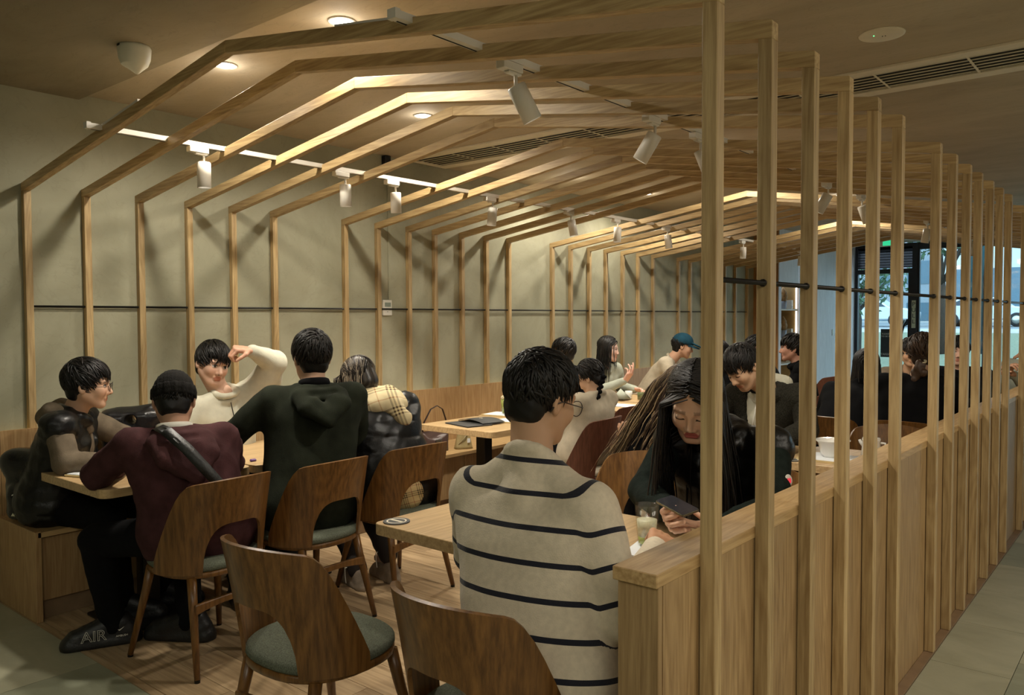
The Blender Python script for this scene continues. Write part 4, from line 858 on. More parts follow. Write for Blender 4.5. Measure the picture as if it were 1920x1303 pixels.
def head_color(v, skin, brow=(.012, .008, .006), lip=None, shut=False, fem=False):
    n = len(v); col = np.tile(np.array(skin + (1,), np.float32), (n, 1)); x, y, z = v[:, 0], v[:, 1], v[:, 2]
    def mixc(m, c, a=1.0): m = np.clip(m, 0, 1)[:, None] * a; col[:, :3] = col[:, :3] * (1 - m) + np.array(c, np.float32) * m
    f = (y > .03)
    mixc(f * np.clip(1 - np.hypot((np.abs(x) - .036) / .03, (z + .03) / .025), 0, 1), (skin[0] * 1.03, skin[1] * .80, skin[2] * .74), .45)
    lip = lip or (skin[0] * .80, skin[1] * .52, skin[2] * .48)
    mixc(f * (np.abs(x) < .026 - np.abs(z + .068) * .9) * (np.abs(z + .0685) < .013) * (y > .07), lip)
    mixc(f * (np.abs(z - .021 - .003 * np.cos(np.abs(x) * 60)) < .0055) * (np.abs(x) > .013) * (np.abs(x) < .050), brow, .45 if fem else .65)
    ex = np.abs(x) - .032
    if not shut:
        mixc(f * ((ex / .0145) ** 2 + ((z + .002) / .0062) ** 2 < 1), (.5, .46, .42)); mixc(f * (np.hypot(ex, z + .002) < .0058), (.01, .007, .005)); mixc(f * ((ex / .0165) ** 2 + ((z - .001) / .009) ** 2 < 1) * (z > .0018), brow)
    else: mixc(f * (np.abs(z + .006) < .003) * (np.abs(ex) < .015), brow)
    mixc(f * (np.abs(np.abs(x) - .007) < .004) * (np.abs(z + .044) < .003) * (y > .08), (.05, .015, .01), .7)
    return col
# ---- hair
def locks(H, n, style, L0, mat, parent, seed=0, grav=None, part=.0, rad=.006, mask=None, c0=.2, drag=None, lift=.010, whorl=(0.1, -.55, .8), name='hair', wave=.0, extra=1.0, hl=.0, curtain=None):
    """hair as one mesh: a cap surface plus tapered locks lying over it; H = (centre, matrix, scale)"""
    hc, M, S = H; rn = np.random.default_rng(seed); V = []; Fc = []; Cc = []; off = 0
    ex = -.001 if style == 'long' else .003
    prims = [(E_(HC + A(0, -.004, .004), HR + ex), 0), (E_((0, -.045, -.03), (.068, .055, .07)), .03)]
    fz = {'fringe': .028, 'long': .070}.get(style, .055)
    prims += [(B_((0, .093, fz - .10), (.060, .060, .10)), -.02), (B_((0, .07, -.10), (.12, .10, .075)), -.015)]
    if style in ('short', 'mop', 'fringe'): prims += [(B_((0, -.03, -.155), (.12, .12, .065), frame(90, 14)), -.015), (B_((0, .035, -.05), (.12, .035, .06)), -.02)]
    v, f = field(prims, .0065, folds(.0045 if style != 'long' else .0012, 85, seed)); V.append(v); Fc.append(f); Cc.append(np.full(len(v), c0) + .25 * np.sin(v[:, 0] * 200 + v[:, 1] * 90) ** 4 * (.3)); off = len(v)
    w = nrm(whorl); g = nrm(M.T @ np.array(grav if grav is not None else (0, 0, -1.), np.float32)); m = 8
    dragl = nrm(M.T @ np.array(drag, np.float32)) if drag is not None else None
    for i in range(n):
        while True:
            u = rn.normal(size=3); u /= np.linalg.norm(u)
            if style == 'long':
                if i % 5 < 3: u = A(rn.normal() * .16 + part, rn.uniform(-.8, .72), 1)
                u[0] *= .75; u = nrm(u)
                if u[2] < -.05: continue
            if u[2] < -.62 or (u[1] > .35 and u[2] < (.42 if style != 'fringe' else .5)) or (u[1] > -.12 and u[2] < -.02 and style != 'long'): continue
            if mask is not None and not mask(u): continue
            break
        if style == 'long': tdir = nrm(A(.75 if u[0] > part else -.75, -.40 + .2 * rn.normal(), -.55) if dragl is None else dragl + rn.normal(size=3) * .08)
        else: tdir = nrm((u - w) + .28 * rn.normal(size=3))
        l = L0 * rn.uniform(.7, 1.15); st = l / (m - 1) if style != 'long' else None; pts = []; p = u.copy(); r_l = 1.0 + rn.uniform(.05, .17) * (1 if style != 'short' else .8) * (1 if style != 'long' else .45)
        if style != 'long':
            for k in range(m):
                tt = nrm(tdir - p * float(tdir @ p)); pos = HC + HR * p * (r_l + lift * 6 * (k / m) ** 2 * rn.uniform(.5, 1)); pts.append(pos)
                p = nrm(p + tt * st / .09)
        else:
            q = None; hang = False; lat = rn.normal(size=3) * .15; ph = rn.uniform(0, 6); total = L0 * rn.uniform(.75, 1.1); stp = total / 17
            for k in range(18):
                if not hang:
                    tt = nrm(tdir - p * float(tdir @ p)); q = HC + HR * p * (r_l + .025); p = nrm(p + tt * stp / .095)
                    if q[1] > .05 and q[2] < .055: q[0] = (1 if u[0] > part else -1) * max(abs(q[0]), .080)
                    if float(p @ g) > .12 or p[2] < -.15 or k > 7: hang = True; gd = nrm(g + lat * .35)
                else:
                    if q[1] > -.01 and abs(q[0]) < .084 and q[2] > -.16: q[0] = (1 if u[0] > part else -1) * .086
                    q = q + gd * stp + nrm(np.cross(gd, A(.3, .9, .1))) * (wave * math.cos(ph + k * 1.1)) + (curtain(q, k) if curtain is not None else 0)
                pts.append(np.array(q))
        mm = len(pts); pts = np.array(pts, np.float32)
        T_ = np.gradient(pts, axis=0); T_ /= np.linalg.norm(T_, axis=1)[:, None] + 1e-9
        O = pts - HC; O /= np.linalg.norm(O, axis=1)[:, None] + 1e-9; Sd = np.cross(T_, O); Sd /= np.linalg.norm(Sd, axis=1)[:, None] + 1e-9
        tt = np.linspace(0, 1, mm)[:, None]; rr = rad * rn.uniform(.7, 1.4) * extra * (1 - tt ** 2.2) * (.5 + .5 * np.minimum(1, tt * 5)) + .0004
        ring = np.stack([pts + Sd * rr, pts + O * rr * .65, pts - Sd * rr, pts - O * rr * .5], 1).reshape(-1, 3)
        fi = np.array([(a * 4 + b, a * 4 + (b + 1) % 4, a * 4 + 4 + (b + 1) % 4, a * 4 + 4 + b) for a in range(mm - 1) for b in range(4)], np.int32)
        V.append(ring); Fc.append(fi + off); off += len(ring)
        base = rn.uniform(0, .75); 
        if hl: base = rn.uniform(0, .35) + (hl if rn.random() < .45 else 0)
        cc = base * (np.ones(mm) if not hl else np.clip(np.linspace(.3, 1.5, mm), 0, 1)); Cc.append(np.repeat(cc, 4))
    v = np.concatenate(V); v = (v * S) @ M.T + hc
    return npmesh(name, v, np.concatenate(Fc), mat, parent, {'Col': ('FLOAT_COLOR', np.repeat(np.concatenate(Cc)[:, None], 4, 1))})
# ---- hands: list of primitives in world space
def hand_prims(w, d, n, side, curl=(.45, .5, .55, .6), thumb=.35, S=1.0, spread=.06):
    """w wrist, d direction of the palm, n palm normal (where the palm faces), side +1 thumb on cross(d,n) side"""
    d = nrm(d); n = nrm(np.array(n) - d * float(np.dot(n, d))); s = np.cross(d, n) * side; w = np.array(w, np.float32)
    L = []; kn = []
    for i, (off, ln) in enumerate(((.030, .088), (.010, .092), (-.010, .088), (-.028, .080))):
        k = w + (d * ln + s * off) * S; kn.append(k); L.append((C(w + s * off * .55 * S, k, .015 * S, .0125 * S), .008))
    L.append((C(w + d * .045 * S - s * .012 * S, w + d * .06 * S + s * .018 * S, .015 * S), .01))
    for i in range(4):
        ph = [(.044, .026, .020), (.048, .030, .021), (.044, .028, .021), (.034, .021, .018)][i]; a = 0; p = kn[i]; dd = nrm(d + s * spread * (1.5 - i)); r = (.0092, .0095, .009, .008)[i] * S
        for j in range(3):
            a += curl[i] * (1.0, 1.15, .8)[j]; v = dd * math.cos(a) + n * math.sin(a); q = p + v * ph[j] * S; L.append((C(p, q, r * (1 - .07 * j), r * (.93 - .07 * j)), .003)); p = q
    p = w + (d * .022 + s * .020) * S; v = nrm(d * .55 + s * .75 + n * .35); q = p + v * .036 * S; L.append((C(p, q, .015 * S, .012 * S), .010))
    v2 = nrm(d * (.85 - thumb * .3) + s * (.45 - thumb) + n * (.25 + thumb)); p2 = q + v2 * .032 * S; L.append((C(q, p2, .0115 * S, .010 * S), .004)); v3 = nrm(v2 + n * thumb * .5 - s * thumb * .4); L.append((C(p2, p2 + v3 * .026 * S, .010 * S, .008 * S), .003))
    return L
def elbow(S_, W_, pole, l1, l2):
    d = W_ - S_; L = np.linalg.norm(d); L = min(max(L, .08), l1 + l2 - .005); dn = d / np.linalg.norm(d); a = (l1 * l1 - l2 * l2 + L * L) / (2 * L); h = math.sqrt(max(l1 * l1 - a * a, 0))
    p = np.array(pole, np.float32); p = nrm(p - dn * float(p @ dn)); return S_ + dn * a + p * h
def person(label, head, look, neck, pelvis, face, top, S=1.0, skin=(.50, .30, .19), hands=None, res=.012, topmat='green_cotton', legmat='black_cloth', legs=True, knees=None, feet=None,
           sh=None, elb=None, fem=False, bulk=1.0, style='sweat', disp=None, hood=None, shut=False, shoem='black_rubber', hres=.0048, bodyname='hoodie', stripe=False, collar=None, ear=True, shw=.185, curls=None, hn=None, thumb=None, skirt=None, hsc=1.0, shs=1.0, extra=None, fdir=None, slv=1.0, lip=None, parts=True, sidex=None):
    """one seated figure: body (skin) as one mesh, garments and hair as children"""
    r = thing('person', label, 'person', (float(pelvis[0]), float(pelvis[1]), 0), 0)
    O = np.array([pelvis[0], pelvis[1], 0], np.float32)
    M = frame(*look); hc = np.array(head, np.float32) - O; nk = np.array(neck, np.float32) - O; pv = np.array(pelvis, np.float32) - O
    Fb = frame(face); rt, fw = Fb[:, 0], Fb[:, 1]; up = nrm(nk - pv)
    shc = nk - up * .055 * S - fw * .0
    if sh is None: sl, sr = shc - rt * shw * S, shc + rt * shw * S
    else: sl, sr = [np.array(q, np.float32) - O for q in sh]
    rt2 = nrm(sr - sl); bk = nrm(np.cross(rt2, up)) * -1   # forward
    fwd = nrm(np.cross(up, rt2)); fwd = fwd if float(fwd @ fw) > 0 else -fwd
    hands = hands or (None, None); ws = []; es = []
    for i, (s0, sg) in enumerate(((sl, -1), (sr, 1))):
        w = hands[i]
        if w is None: w = s0 + A(0, 0, -.30) + fw * .30 * S - rt * sg * .06; w[2] = max(w[2], .80)
        else: w = np.array(w, np.float32) - O
        e = elb[i] if elb and elb[i] is not None else None
        e = elbow(s0, w, A(0, 0, -1) + rt * sg * .45 - fw * .15, .29 * S, .25 * S) if e is None else np.array(e, np.float32) - O
        ws.append(w); es.append(e)
    if knees is None: knees = [pv + fw * .42 * S + rt * sg * .11 + A(0, 0, -.01) for sg in (-1, 1)]
    else: knees = [np.array(k, np.float32) - O for k in knees]
    if feet is None: feet = [k + A(0, 0, -1) * (k[2] - .09) - fw * .03 for k in knees]
    else: feet = [np.array(k, np.float32) - O for k in feet]
    # --- body
    V, Fc, Cc = [], [], []; off = 0
    def addm(v, f, c):
        nonlocal off
        V.append(v); Fc.append(f + off); Cc.append(c); off += len(v)
    HS = S * hsc; v, f = field(head_prims((M.T @ (nk - up * .05 - hc)) / HS, fem, ear), hres / HS, None)
    addm((v * HS) @ M.T + hc, f, head_color(v, skin, lip=lip, shut=shut, fem=fem))
    k = .03; bd = [(C(pv - rt * .06, sl + rt2 * .09 - up * .13, .09, .065), 0), (C(pv + rt * .06, sr - rt2 * .09 - up * .13, .09, .065), k), (C(sl + rt2 * .02 - up * .02, sr - rt2 * .02 - up * .02, .034), .02), (C(nk - up * .09, nk - up * .01, .045, .048), .02)]
    for i in (0, 1): bd += [(C((sl, sr)[i] - up * .015, es[i], .036, .034), .02), (C(es[i], ws[i], .037, .026), .01)]
    if legs:
        for i, sg in enumerate((-1, 1)): bd += [(C(pv + rt * sg * .09, knees[i], .075, .052), .02), (C(knees[i], feet[i], .05, .036), .01), (C(feet[i] + A(0, 0, -.03), feet[i] + nrm(A(fw[0], fw[1], 0)) * .12 + A(0, 0, -.05), .035, .028), .01)]
    v, f = field(bd, .02); addm(v, f, np.tile(np.array(skin + (1,), np.float32), (len(v), 1)))
    for i, sd in ((0, 1), (1, -1)):
        hd = ws[i] - es[i]; cu = (curls[i] if curls and curls[i] is not None else (.35, .4, .45, .5)); n_ = hn[i] if hn and hn[i] is not None else A(0, 0, -1) - rt * (1 if i else -1) * .6
        dirn = hd
        if hn and len(hn) > 2 and hn[2 + i] is not None: dirn = A(*hn[2 + i])
        v, f = field([(C(ws[i] - nrm(hd) * .06, ws[i], .026 * S, .021 * S), 0)] + hand_prims(ws[i], dirn, n_, sd, cu, thumb=(thumb[i] if thumb else .35), S=S), hres * .85); c = np.tile(np.array((skin[0] * 1.02, skin[1] * .92, skin[2] * .88, 1), np.float32), (len(v), 1)); addm(v, f, c)
    npmesh('body', np.concatenate(V), np.concatenate(Fc), 'skin', r, {'Col': ('FLOAT_COLOR', np.concatenate(Cc))})
    # --- top garment
    B = bulk; q = []; kt = .05
    cl = sl + rt2 * .10 * S - up * .13 * S; cr = sr - rt2 * .10 * S - up * .13 * S
    q += [(C(pv - rt * .075 + up * .02, cl, .135 * B, .112 * B), 0), (C(pv + rt * .075 + up * .02, cr, .135 * B, .112 * B), kt), (C(pv + up * .04, (cl + cr) / 2 + fwd * .01, .145 * B, .12 * B), kt),
          (C(sl + rt2 * .035, nk - up * .035 - rt2 * .035, .062 * B, .052), .04), (C(sr - rt2 * .035, nk - up * .035 + rt2 * .035, .062 * B, .052), .04), (C(pv - rt * .08, pv + rt * .08, .145 * B), .04), (C(sl + rt2 * .06 - up * .075, sr - rt2 * .06 - up * .075, .088 * B), .04), (C(nk - up * .12 - fwd * .02, nk - up * .03, .085, .058), .03)]
    sleeves = []
    for i in (0, 1):
        sx = (sl, sr)[i]; k2 = .022 if style != 'vest' else .02
        sleeves += [(C(sx, es[i], (.064 if style != 'vest' else .058) * B * slv, .056 * B * slv), .035), (C(es[i], ws[i] - nrm(ws[i] - es[i]) * .015, .056 * B * slv, .037 * B), .012)]
    tmat = topmat; dz = disp or folds(.0075, 26, int(abs(hc[0]) * 1000) % 97)
    ncut = [(C(nk - up * .03 + fwd * .01, nk + up * .10 + (hc - nk) * .3, .050, .066), -.012)]
    def S_attr(v, torso, arms):
        dt = np.min([pdist(v, p) for p, _ in torso], 0); upS = nrm(up - rt2 * float(up @ rt2) + rt2 * .02); s_ = (v - pv) @ upS
        s_ = s_ - .010 * np.sqrt(((v - nk) @ rt2) ** 2 + .05 ** 2) / .2
        for i, pr in enumerate(arms):
            da = np.min([pdist(v, p) for p, _ in pr], 0); ax = nrm(es[i] - (sl, sr)[i]); l1 = float(np.linalg.norm(es[i] - (sl, sr)[i])); a2 = nrm(ws[i] - es[i])
            t1 = np.maximum((v - (sl, sr)[i]) @ ax, 0); t2 = l1 + (v - es[i]) @ a2; d1 = pdist(v, pr[0][0]); d2 = pdist(v, pr[1][0])
            ss = float(((sl, sr)[i] - pv) @ upS) - np.where(t1 < l1, t1, np.maximum(t2, l1)); w_ = np.clip((dt - da) / .035 + .45, 0, 1); s_ = ss * w_ + s_ * (1 - w_)
        return s_
    if style == 'vest':
        v, f = field(sleeves, res, folds(.007, 34, 5)); npmesh('sleeves', v, f, topmat[0], r); tmat = topmat[1]
        ck = []
        for rdx in (.078, .078): pass
        ringp = []
        for a in range(10):
            th0, th1 = 2 * math.pi * a / 10, 2 * math.pi * (a + 1) / 10; cc = nk - up * .0
            p = lambda th: cc + rt2 * math.cos(th) * .080 + fwd * (math.sin(th) * .080 + .012) - up * .03 * max(0, math.sin(th))
            ringp.append((C(p(th0), p(th1), .028), .02))
        v, f = field(q + [(E_(sl, (.084, .084, .078)), .05), (E_(sr, (.084, .084, .078)), .05)] + ringp + [(C(nk + fwd * .02, nk + up * .12 + fwd * .04, .045, .066), -.01), (B_((pv + nk) / 2 + fwd * .23, (.045, .10, .32), frame(face), .02), -.02)], res, disp or quilt())
        npmesh(bodyname, v, f, tmat, r)
        if len(topmat) > 2:
            v, f = field([(p[0][:3] + tuple(x * .90 for x in p[0][3:]) if p[0][0] == 'c' else p[0], p[1]) for p in q] + ncut, res, folds(.006, 30, 8)); npmesh('shirt', v, f, topmat[2], r)
    else:
        al = q + sleeves
        if hood: al = al
        coll = []
        if collar != 'none':
            cr_ = .0165 if collar is None else collar
            for a in range(14):
                th0, th1 = 2 * math.pi * a / 14, 2 * math.pi * (a + 1) / 14
                p = lambda th: nk - up * .012 + rt2 * math.cos(th) * .066 + fwd * (math.sin(th) * .062 + .008) - up * .035 * (math.sin(th) + .2)
                coll.append((C(p(th0), p(th1), cr_), .012))
        if hood:
            hk = hood if isinstance(hood, float) else 1.0
            W = lambda x, z, y: nk + rt2 * x * 1.05 + up * z + fwd * y * (1.16 if y < 0 else 1)
            coll = [(C(W(-.075, -.01, .02), W(-.10, -.06, -.10), .030, .034), .015), (C(W(.075, -.01, .02), W(.10, -.06, -.10), .030, .034), .015), (C(W(-.10, -.06, -.10), W(-.085, -.15 * hk, -.165), .036, .036), .015), (C(W(.10, -.06, -.10), W(.095, -.13 * hk, -.165), .036, .036), .015),
                    (C(W(-.085, -.15 * hk, -.165), W(.015, -.235 * hk, -.190), .034, .030), .015), (C(W(.095, -.13 * hk, -.165), W(.02, -.235 * hk, -.190), .034, .030), .015), (C(W(-.05, -.10, -.150), W(.02, -.19 * hk, -.175), .040, .030), .03), (C(W(.05, -.10, -.150), W(.02, -.18 * hk, -.175), .040, .030), .03),
                    (C(W(-.07, -.025, -.075), W(.07, -.025, -.075), .030), .02), (C(W(-.06, -.06, -.11), W(.06, -.06, -.11), .040), .03), (C(W(-.05, -.045, -.150), W(.055, -.04, -.150), .020), -.012),
                    (C(W(-.075, -.01, .02), W(-.045, -.07, .10), .028, .022), .02), (C(W(.075, -.01, .02), W(.045, -.07, .10), .028, .022), .02)]
        v, f = field(al + [(C(*[np.array(e[0], np.float32) - O, np.array(e[1], np.float32) - O, e[2], e[3]]), .03) for e in (extra or [])] + ncut + coll, res, dz)
        at = {'S': ('FLOAT', S_attr(v, q, (sleeves[:2], sleeves[2:])))} if stripe else None
        npmesh(bodyname, v, f, tmat, r, at)
    # --- legs
    if legs:
        lp = []
        for i, sg in enumerate((-1, 1)): lp += [(C(pv + rt * sg * .085 + A(0, 0, -.02), knees[i], .098, .074), .03), (C(knees[i], feet[i] + A(0, 0, .0), .072, .056), .012)]
        v, f = field([(C(pv - rt * .08 - A(0, 0, .01), pv + rt * .08 - A(0, 0, .01), .12), 0)] + lp + [(B_(A(0, 0, -.5) + 0, (.9, .9, .5 + (.0)), None, .001), -.001)][:0], max(res, .015), folds(.007, 30, 4)); npmesh('trousers', v, f, legmat, r)
        if shoem:
            for i in (0, 1):
                sf = nrm(A(fw[0], fw[1], 0)) if fdir is None else A(math.cos(R(fdir[i])), math.sin(R(fdir[i])), 0); ft = feet[i]; a0 = A(ft[0], ft[1], .052)
                q_ = shs; G = A(ft[0], ft[1], 0); T_ = lambda fx, z: G + sf * fx * q_ + A(0, 0, z * q_)
                v, f = field([(C(T_(-.045, .052), T_(-.03, .080), .036 * q_, .040 * q_), 0), (C(T_(-.05, .040), T_(.13, .038), .037 * q_, .036 * q_), .03), (C(T_(0, .082), T_(.09, .052), .04 * q_, .035 * q_), .02), (C(T_(-.06, .016), T_(.145, .016), .044 * q_, .040 * q_), .006), (B_(A(ft[0], ft[1], -.05), (.3, .3, .0512), None, .001), -.002), (C(T_(0, .105), T_(0, .19), .034 * q_, .06 * q_), -.006)], .0075, None); npmesh('shoe', v, f, shoem, r)
    return r, (hc, M, S * hsc), dict(O=O, nk=nk, pv=pv, sl=sl, sr=sr, es=es, ws=ws, up=up, rt=rt2, fwd=fwd, hc=hc, M=M, knees=knees, feet=feet)
def glasses(H, parent, tint=None):
    hc, M, S = H; b = MB()
    def W(p): return Vector((M @ (np.array(p, np.float32) * S)) + hc)
    for s in (-1, 1):
        b.tube([W((s * .034 + .024 * math.cos(a * math.pi / 8), .108 - .006 * abs(math.cos(a * math.pi / 8)), -.006 + .021 * math.sin(a * math.pi / 8))) for a in range(17)], .0014, 6)
        b.tube([W((s * .058, .104, .0)), W((s * .080, .06, .0)), W((s * .085, .0, .002)), W((s * .085, -.022, -.008)), W((s * .083, -.035, -.03))], [.0016, .0016, .0018, .0026, .003], 6)
    b.tube([W((-.011, .108, -.002)), W((0, .112, .002)), W((.011, .108, -.002))], .0014, 6)
    b.obj('glasses', 'gold_wire', parent, True)
# ------------------------------------------------------------ the people
TH = .79
def strap(parent, pts, w, mat='black_nylon', name='strap', th=.003):
    b = MB(); pts = [Vector(p) for p in pts]; vs = []
    for i, p in enumerate(pts):
        t = (pts[min(i + 1, len(pts) - 1)] - pts[max(i - 1, 0)]).normalized(); o = Vector(p[:]); n = OUT[min(i, len(OUT) - 1)]; s = t.cross(Vector(n)).normalized() * w / 2; q = Vector(n).normalized() * th
        vs += [p + s, p - s, p - s + q, p + s + q]
    b.add(vs, [(i * 4 + k, i * 4 + (k + 1) % 4, i * 4 + 4 + (k + 1) % 4, i * 4 + 4 + k) for i in range(len(pts) - 1) for k in range(4)]); return b.obj(name, mat, parent, True)
# 1 striped sweater, seen from behind
r, H, J = person('man from behind in a cream sweater with thin black stripes, looking at the table', (3.47, .17, 1.265), (80, 14, 4), (3.50, .085, 1.115), (3.60, -.02, .57), 92, 1.0, S=1.09, skin=(.50, .30, .18),
    hands=((3.34, .42, .80), (3.70, .44, .80)), elb=((3.25, .12, .77), (3.83, .04, .74)), sh=((3.315, .035, .990), (3.715, .075, .995)), topmat='striped_knit', stripe=True, bulk=1.12, res=.010, bodyname='sweater', hres=.0042, legmat='black_cloth', collar=.019, disp=folds(.0085, 19, 4))
locks(H, 1300, 'short', .045, 'hair_black', r, 1, lift=.006, rad=.005, mask=lambda u: True); glasses(H, r)
# 2 maroon hoodie and beanie
r, H, J = person('person from behind in a maroon hoodie and black beanie with a black shoulder strap', (1.35, .15, 1.125), (150, 22, 0), (1.41, .12, 1.00), (1.53, .16, .56), 158, 1.0, S=1.05, skin=(.46, .26, .17),
    hands=((.93, .10, TH), (1.02, .42, TH)), elb=((1.16, -.12, .80), (1.36, .42, .80)), topmat='maroon_cotton', hood=1.0, shs=1.2, fdir=(246, 215), bulk=1.2, res=.011, shw=.19, disp=folds(.010, 22, 9), knees=((1.13, -.12, .50), (1.12, .30, .52)), feet=((1.13, -.05, .09), (1.36, .20, .09)))
hc, M, S = H
ring = lambda z, dx, dy, rr: [(C((dx * math.cos(a), -.012 + dy * math.sin(a), z), (dx * math.cos(a + .42), -.012 + dy * math.sin(a + .42), z), rr), .008) for a in np.arange(0, 6.28, .4)]
v, f = field([(E_((0, -.012, .040), (.086, .105, .096)), 0), (B_((0, .0, -.10), (.2, .2, .115), None, .01), -.004)], .006, ribs(.0014, 420)); v = v * S @ M.T + hc; bn = npmesh('beanie', v, f, 'charcoal_knit', r)
v, f = field([(C((0, -.012, .112), (0, -.012, .150), .004), 0)][:0] + ring(.012, .083, .101, .011) + ring(.030, .083, .102, .0115) + ring(.046, .082, .100, .0105), .0055, ribs(.0012, 420)); npmesh('cuff', v * S @ M.T + hc, f, 'charcoal_knit', bn)
locks(H, 200, 'short', .03, 'hair_black', r, 22, lift=.0, rad=.005, mask=lambda u: u[2] < -.05 and u[1] < -.2)
nk, up, rt, fwd = J['nk'], J['up'], J['rt'], J['fwd']
b = MB(); b.tube([Vector(nk + rt * math.cos(a) * .068 + fwd * (math.sin(a) * .06 - .002) + up * .012) for a in np.linspace(math.pi, 2 * math.pi, 12)], .013, 8, flat=1.5); b.obj('shirt_collar', 'off_white', r, True)
OUT = [(-fwd * .3 + up * 1.0), (-fwd + up * .6), (-fwd + up * .3), -fwd, -fwd, (-fwd + rt * .3), (-fwd + rt * .6)]; bo = [float(x) for x in nk]
strap(r, [nk - rt * .085 - up * .005 + fwd * .04, nk - rt * .075 + up * .01 - fwd * .08, nk - rt * .055 - up * .02 - fwd * .185, nk + rt * .00 - up * .11 - fwd * .262, nk + rt * .05 - up * .20 - fwd * .275, nk + rt * .10 - up * .28 - fwd * .245, nk + rt * .15 - up * .36 - fwd * .19, nk + rt * .19 - up * .42 - fwd * .12], .048)
sh = [c for c in r.children if c.name.startswith('shoe')]; ft = J['feet'][0]
fw = A(math.cos(R(246)), math.sin(R(246)), 0); sd = A(-fw[1], fw[0], 0)
P = lambda fx, z, o: tuple(float(q) for q in (A(ft[0], ft[1], 0) + fw * fx + sd * o + A(0, 0, z)))
textobj('lettering', 'AIR', 'off_white', .068, basis(P(.080, .062, .0545), -fw, (0, 0, 1)), sh[0], outline=.0011)
textobj('lettering', 'AMBUSH', 'off_white', .013, basis(P(-.035, .050, .057), -fw, (0, .0, 1)), sh[0])
b = MB(); b.prism([(-.012, .0), (-.005, -.007), (.016, .010), (-.004, -.001)], 0, .001); q = b.obj('logo', 'off_white', sh[0]); q.matrix_local = basis(P(-.03, .080, .056), -fw, (0, 0, 1))
b = MB(); b.ball(P(.01, .135, .01), (.035, .03, .02)); b.obj('sock', 'off_white', sh[0], True)
# 3 taupe hoodie and puffer vest, in profile
r, H, J = person('young man in profile with glasses, in a taupe hoodie and black puffer vest', (.555, .10, 1.165), (58, 4, 2), (.485, .05, 1.025), (.36, .0, .57), 52, 1.0, S=1.04, skin=(.58, .36, .24),
    hands=((.66, .44, TH), (.92, .20, TH)), elb=((.45, .42, .80), (.70, -.07, .79)), shs=1.15, topmat=('taupe_cotton', 'black_puffer', 'taupe_cotton'), style='vest', bodyname='vest', bulk=1.12, res=.011, hres=.0042, feet=((.80, .35, .09), (.86, .12, .09)), knees=((.72, .40, .50), (.78, .10, .50)))
locks(H, 1000, 'fringe', .070, 'hair_black', r, 2, lift=.009, rad=.005); glasses(H, r)
nk, up, rt, fwd = J['nk'], J['up'], J['rt'], J['fwd']
v, f = field([(C(nk - rt * .09 - up * .02 + fwd * .03, nk - rt * .085 - fwd * .08 - up * .0, .036), 0), (C(nk + rt * .09 - up * .02 + fwd * .03, nk + rt * .085 - fwd * .08, .036), .02), (C(nk - rt * .085 - fwd * .08, nk + rt * .085 - fwd * .08 - up * .01, .042), .03), (C(nk - rt * .06 - fwd * .10 - up * .04, nk + rt * .06 - fwd * .10 - up * .05, .05), .03), (C(nk - rt * .09 - up * .02 + fwd * .03, nk + fwd * .09 - up * .08, .026), .02), (C(nk + rt * .09 - up * .02 + fwd * .03, nk + fwd * .09 - up * .08, .026), .02)], .010, folds(.006, 30, 3)); npmesh('hood', v, f, 'taupe_cotton', r)
# 4 cream quarter-zip, arm raised
r, H, J = person('man in a pale quarter-zip sweatshirt raising his fist to his forehead, on the bench', (.47, .85, 1.235), (-2, 10, -10), (.51, .90, 1.075), (.40, .92, .57), 0, 1.0, S=1.05, skin=(.56, .345, .245),
    hands=((.69, .965, 1.318), (.80, .68, TH)), elb=((.66, 1.15, 1.235), (.52, .62, .84)), sh=((.52, 1.09, 1.04), (.48, .71, .97)), topmat='white_cotton', slv=1.25, extra=[((.47, 1.05, .98), (.60, 1.15, 1.14), .115, .075), ((.42, 1.0, .85), (.48, 1.07, 1.0), .12, .11)], bulk=1.08, res=.011, bodyname='sweatshirt', curls=((1.0, 1.1, 1.15, 1.2), None), hn=((-.35, 0, -1), None, (-.12, -1, .12), None), hres=.0042)
locks(H, 1000, 'fringe', .075, 'hair_black', r, 3, lift=.008, rad=.005)
hc, M, S = H; nk, up, rt, fwd = J['nk'], J['up'], J['rt'], J['fwd']
b = MB(); b.tube([Vector(nk + fwd * .088 - up * .05), Vector(nk + fwd * .135 - up * .12), Vector(nk + fwd * .145 - up * .19)], .003, 6); b.obj('zip', 'grey_pants', r, True)
v, f = field([(C(nk + rt * math.cos(a) * .068 + fwd * (.01 + math.sin(a) * .07) - up * .01 * math.sin(a), nk + rt * math.cos(a + .5) * .068 + fwd * (.01 + math.sin(a + .5) * .07) - up * .01 * math.sin(a + .5), .014), .02) for a in np.arange(0, 6.28, .5)], .007); npmesh('collar', v, f, 'white_cotton', r)
w = J['ws'][0]; hd = nrm(w - J['es'][0]); b = MB(); b.tube([Vector(w - hd * .010), Vector(w - hd * .004)], .030, 16); b.obj('cuff', 'black_cloth', r, True)
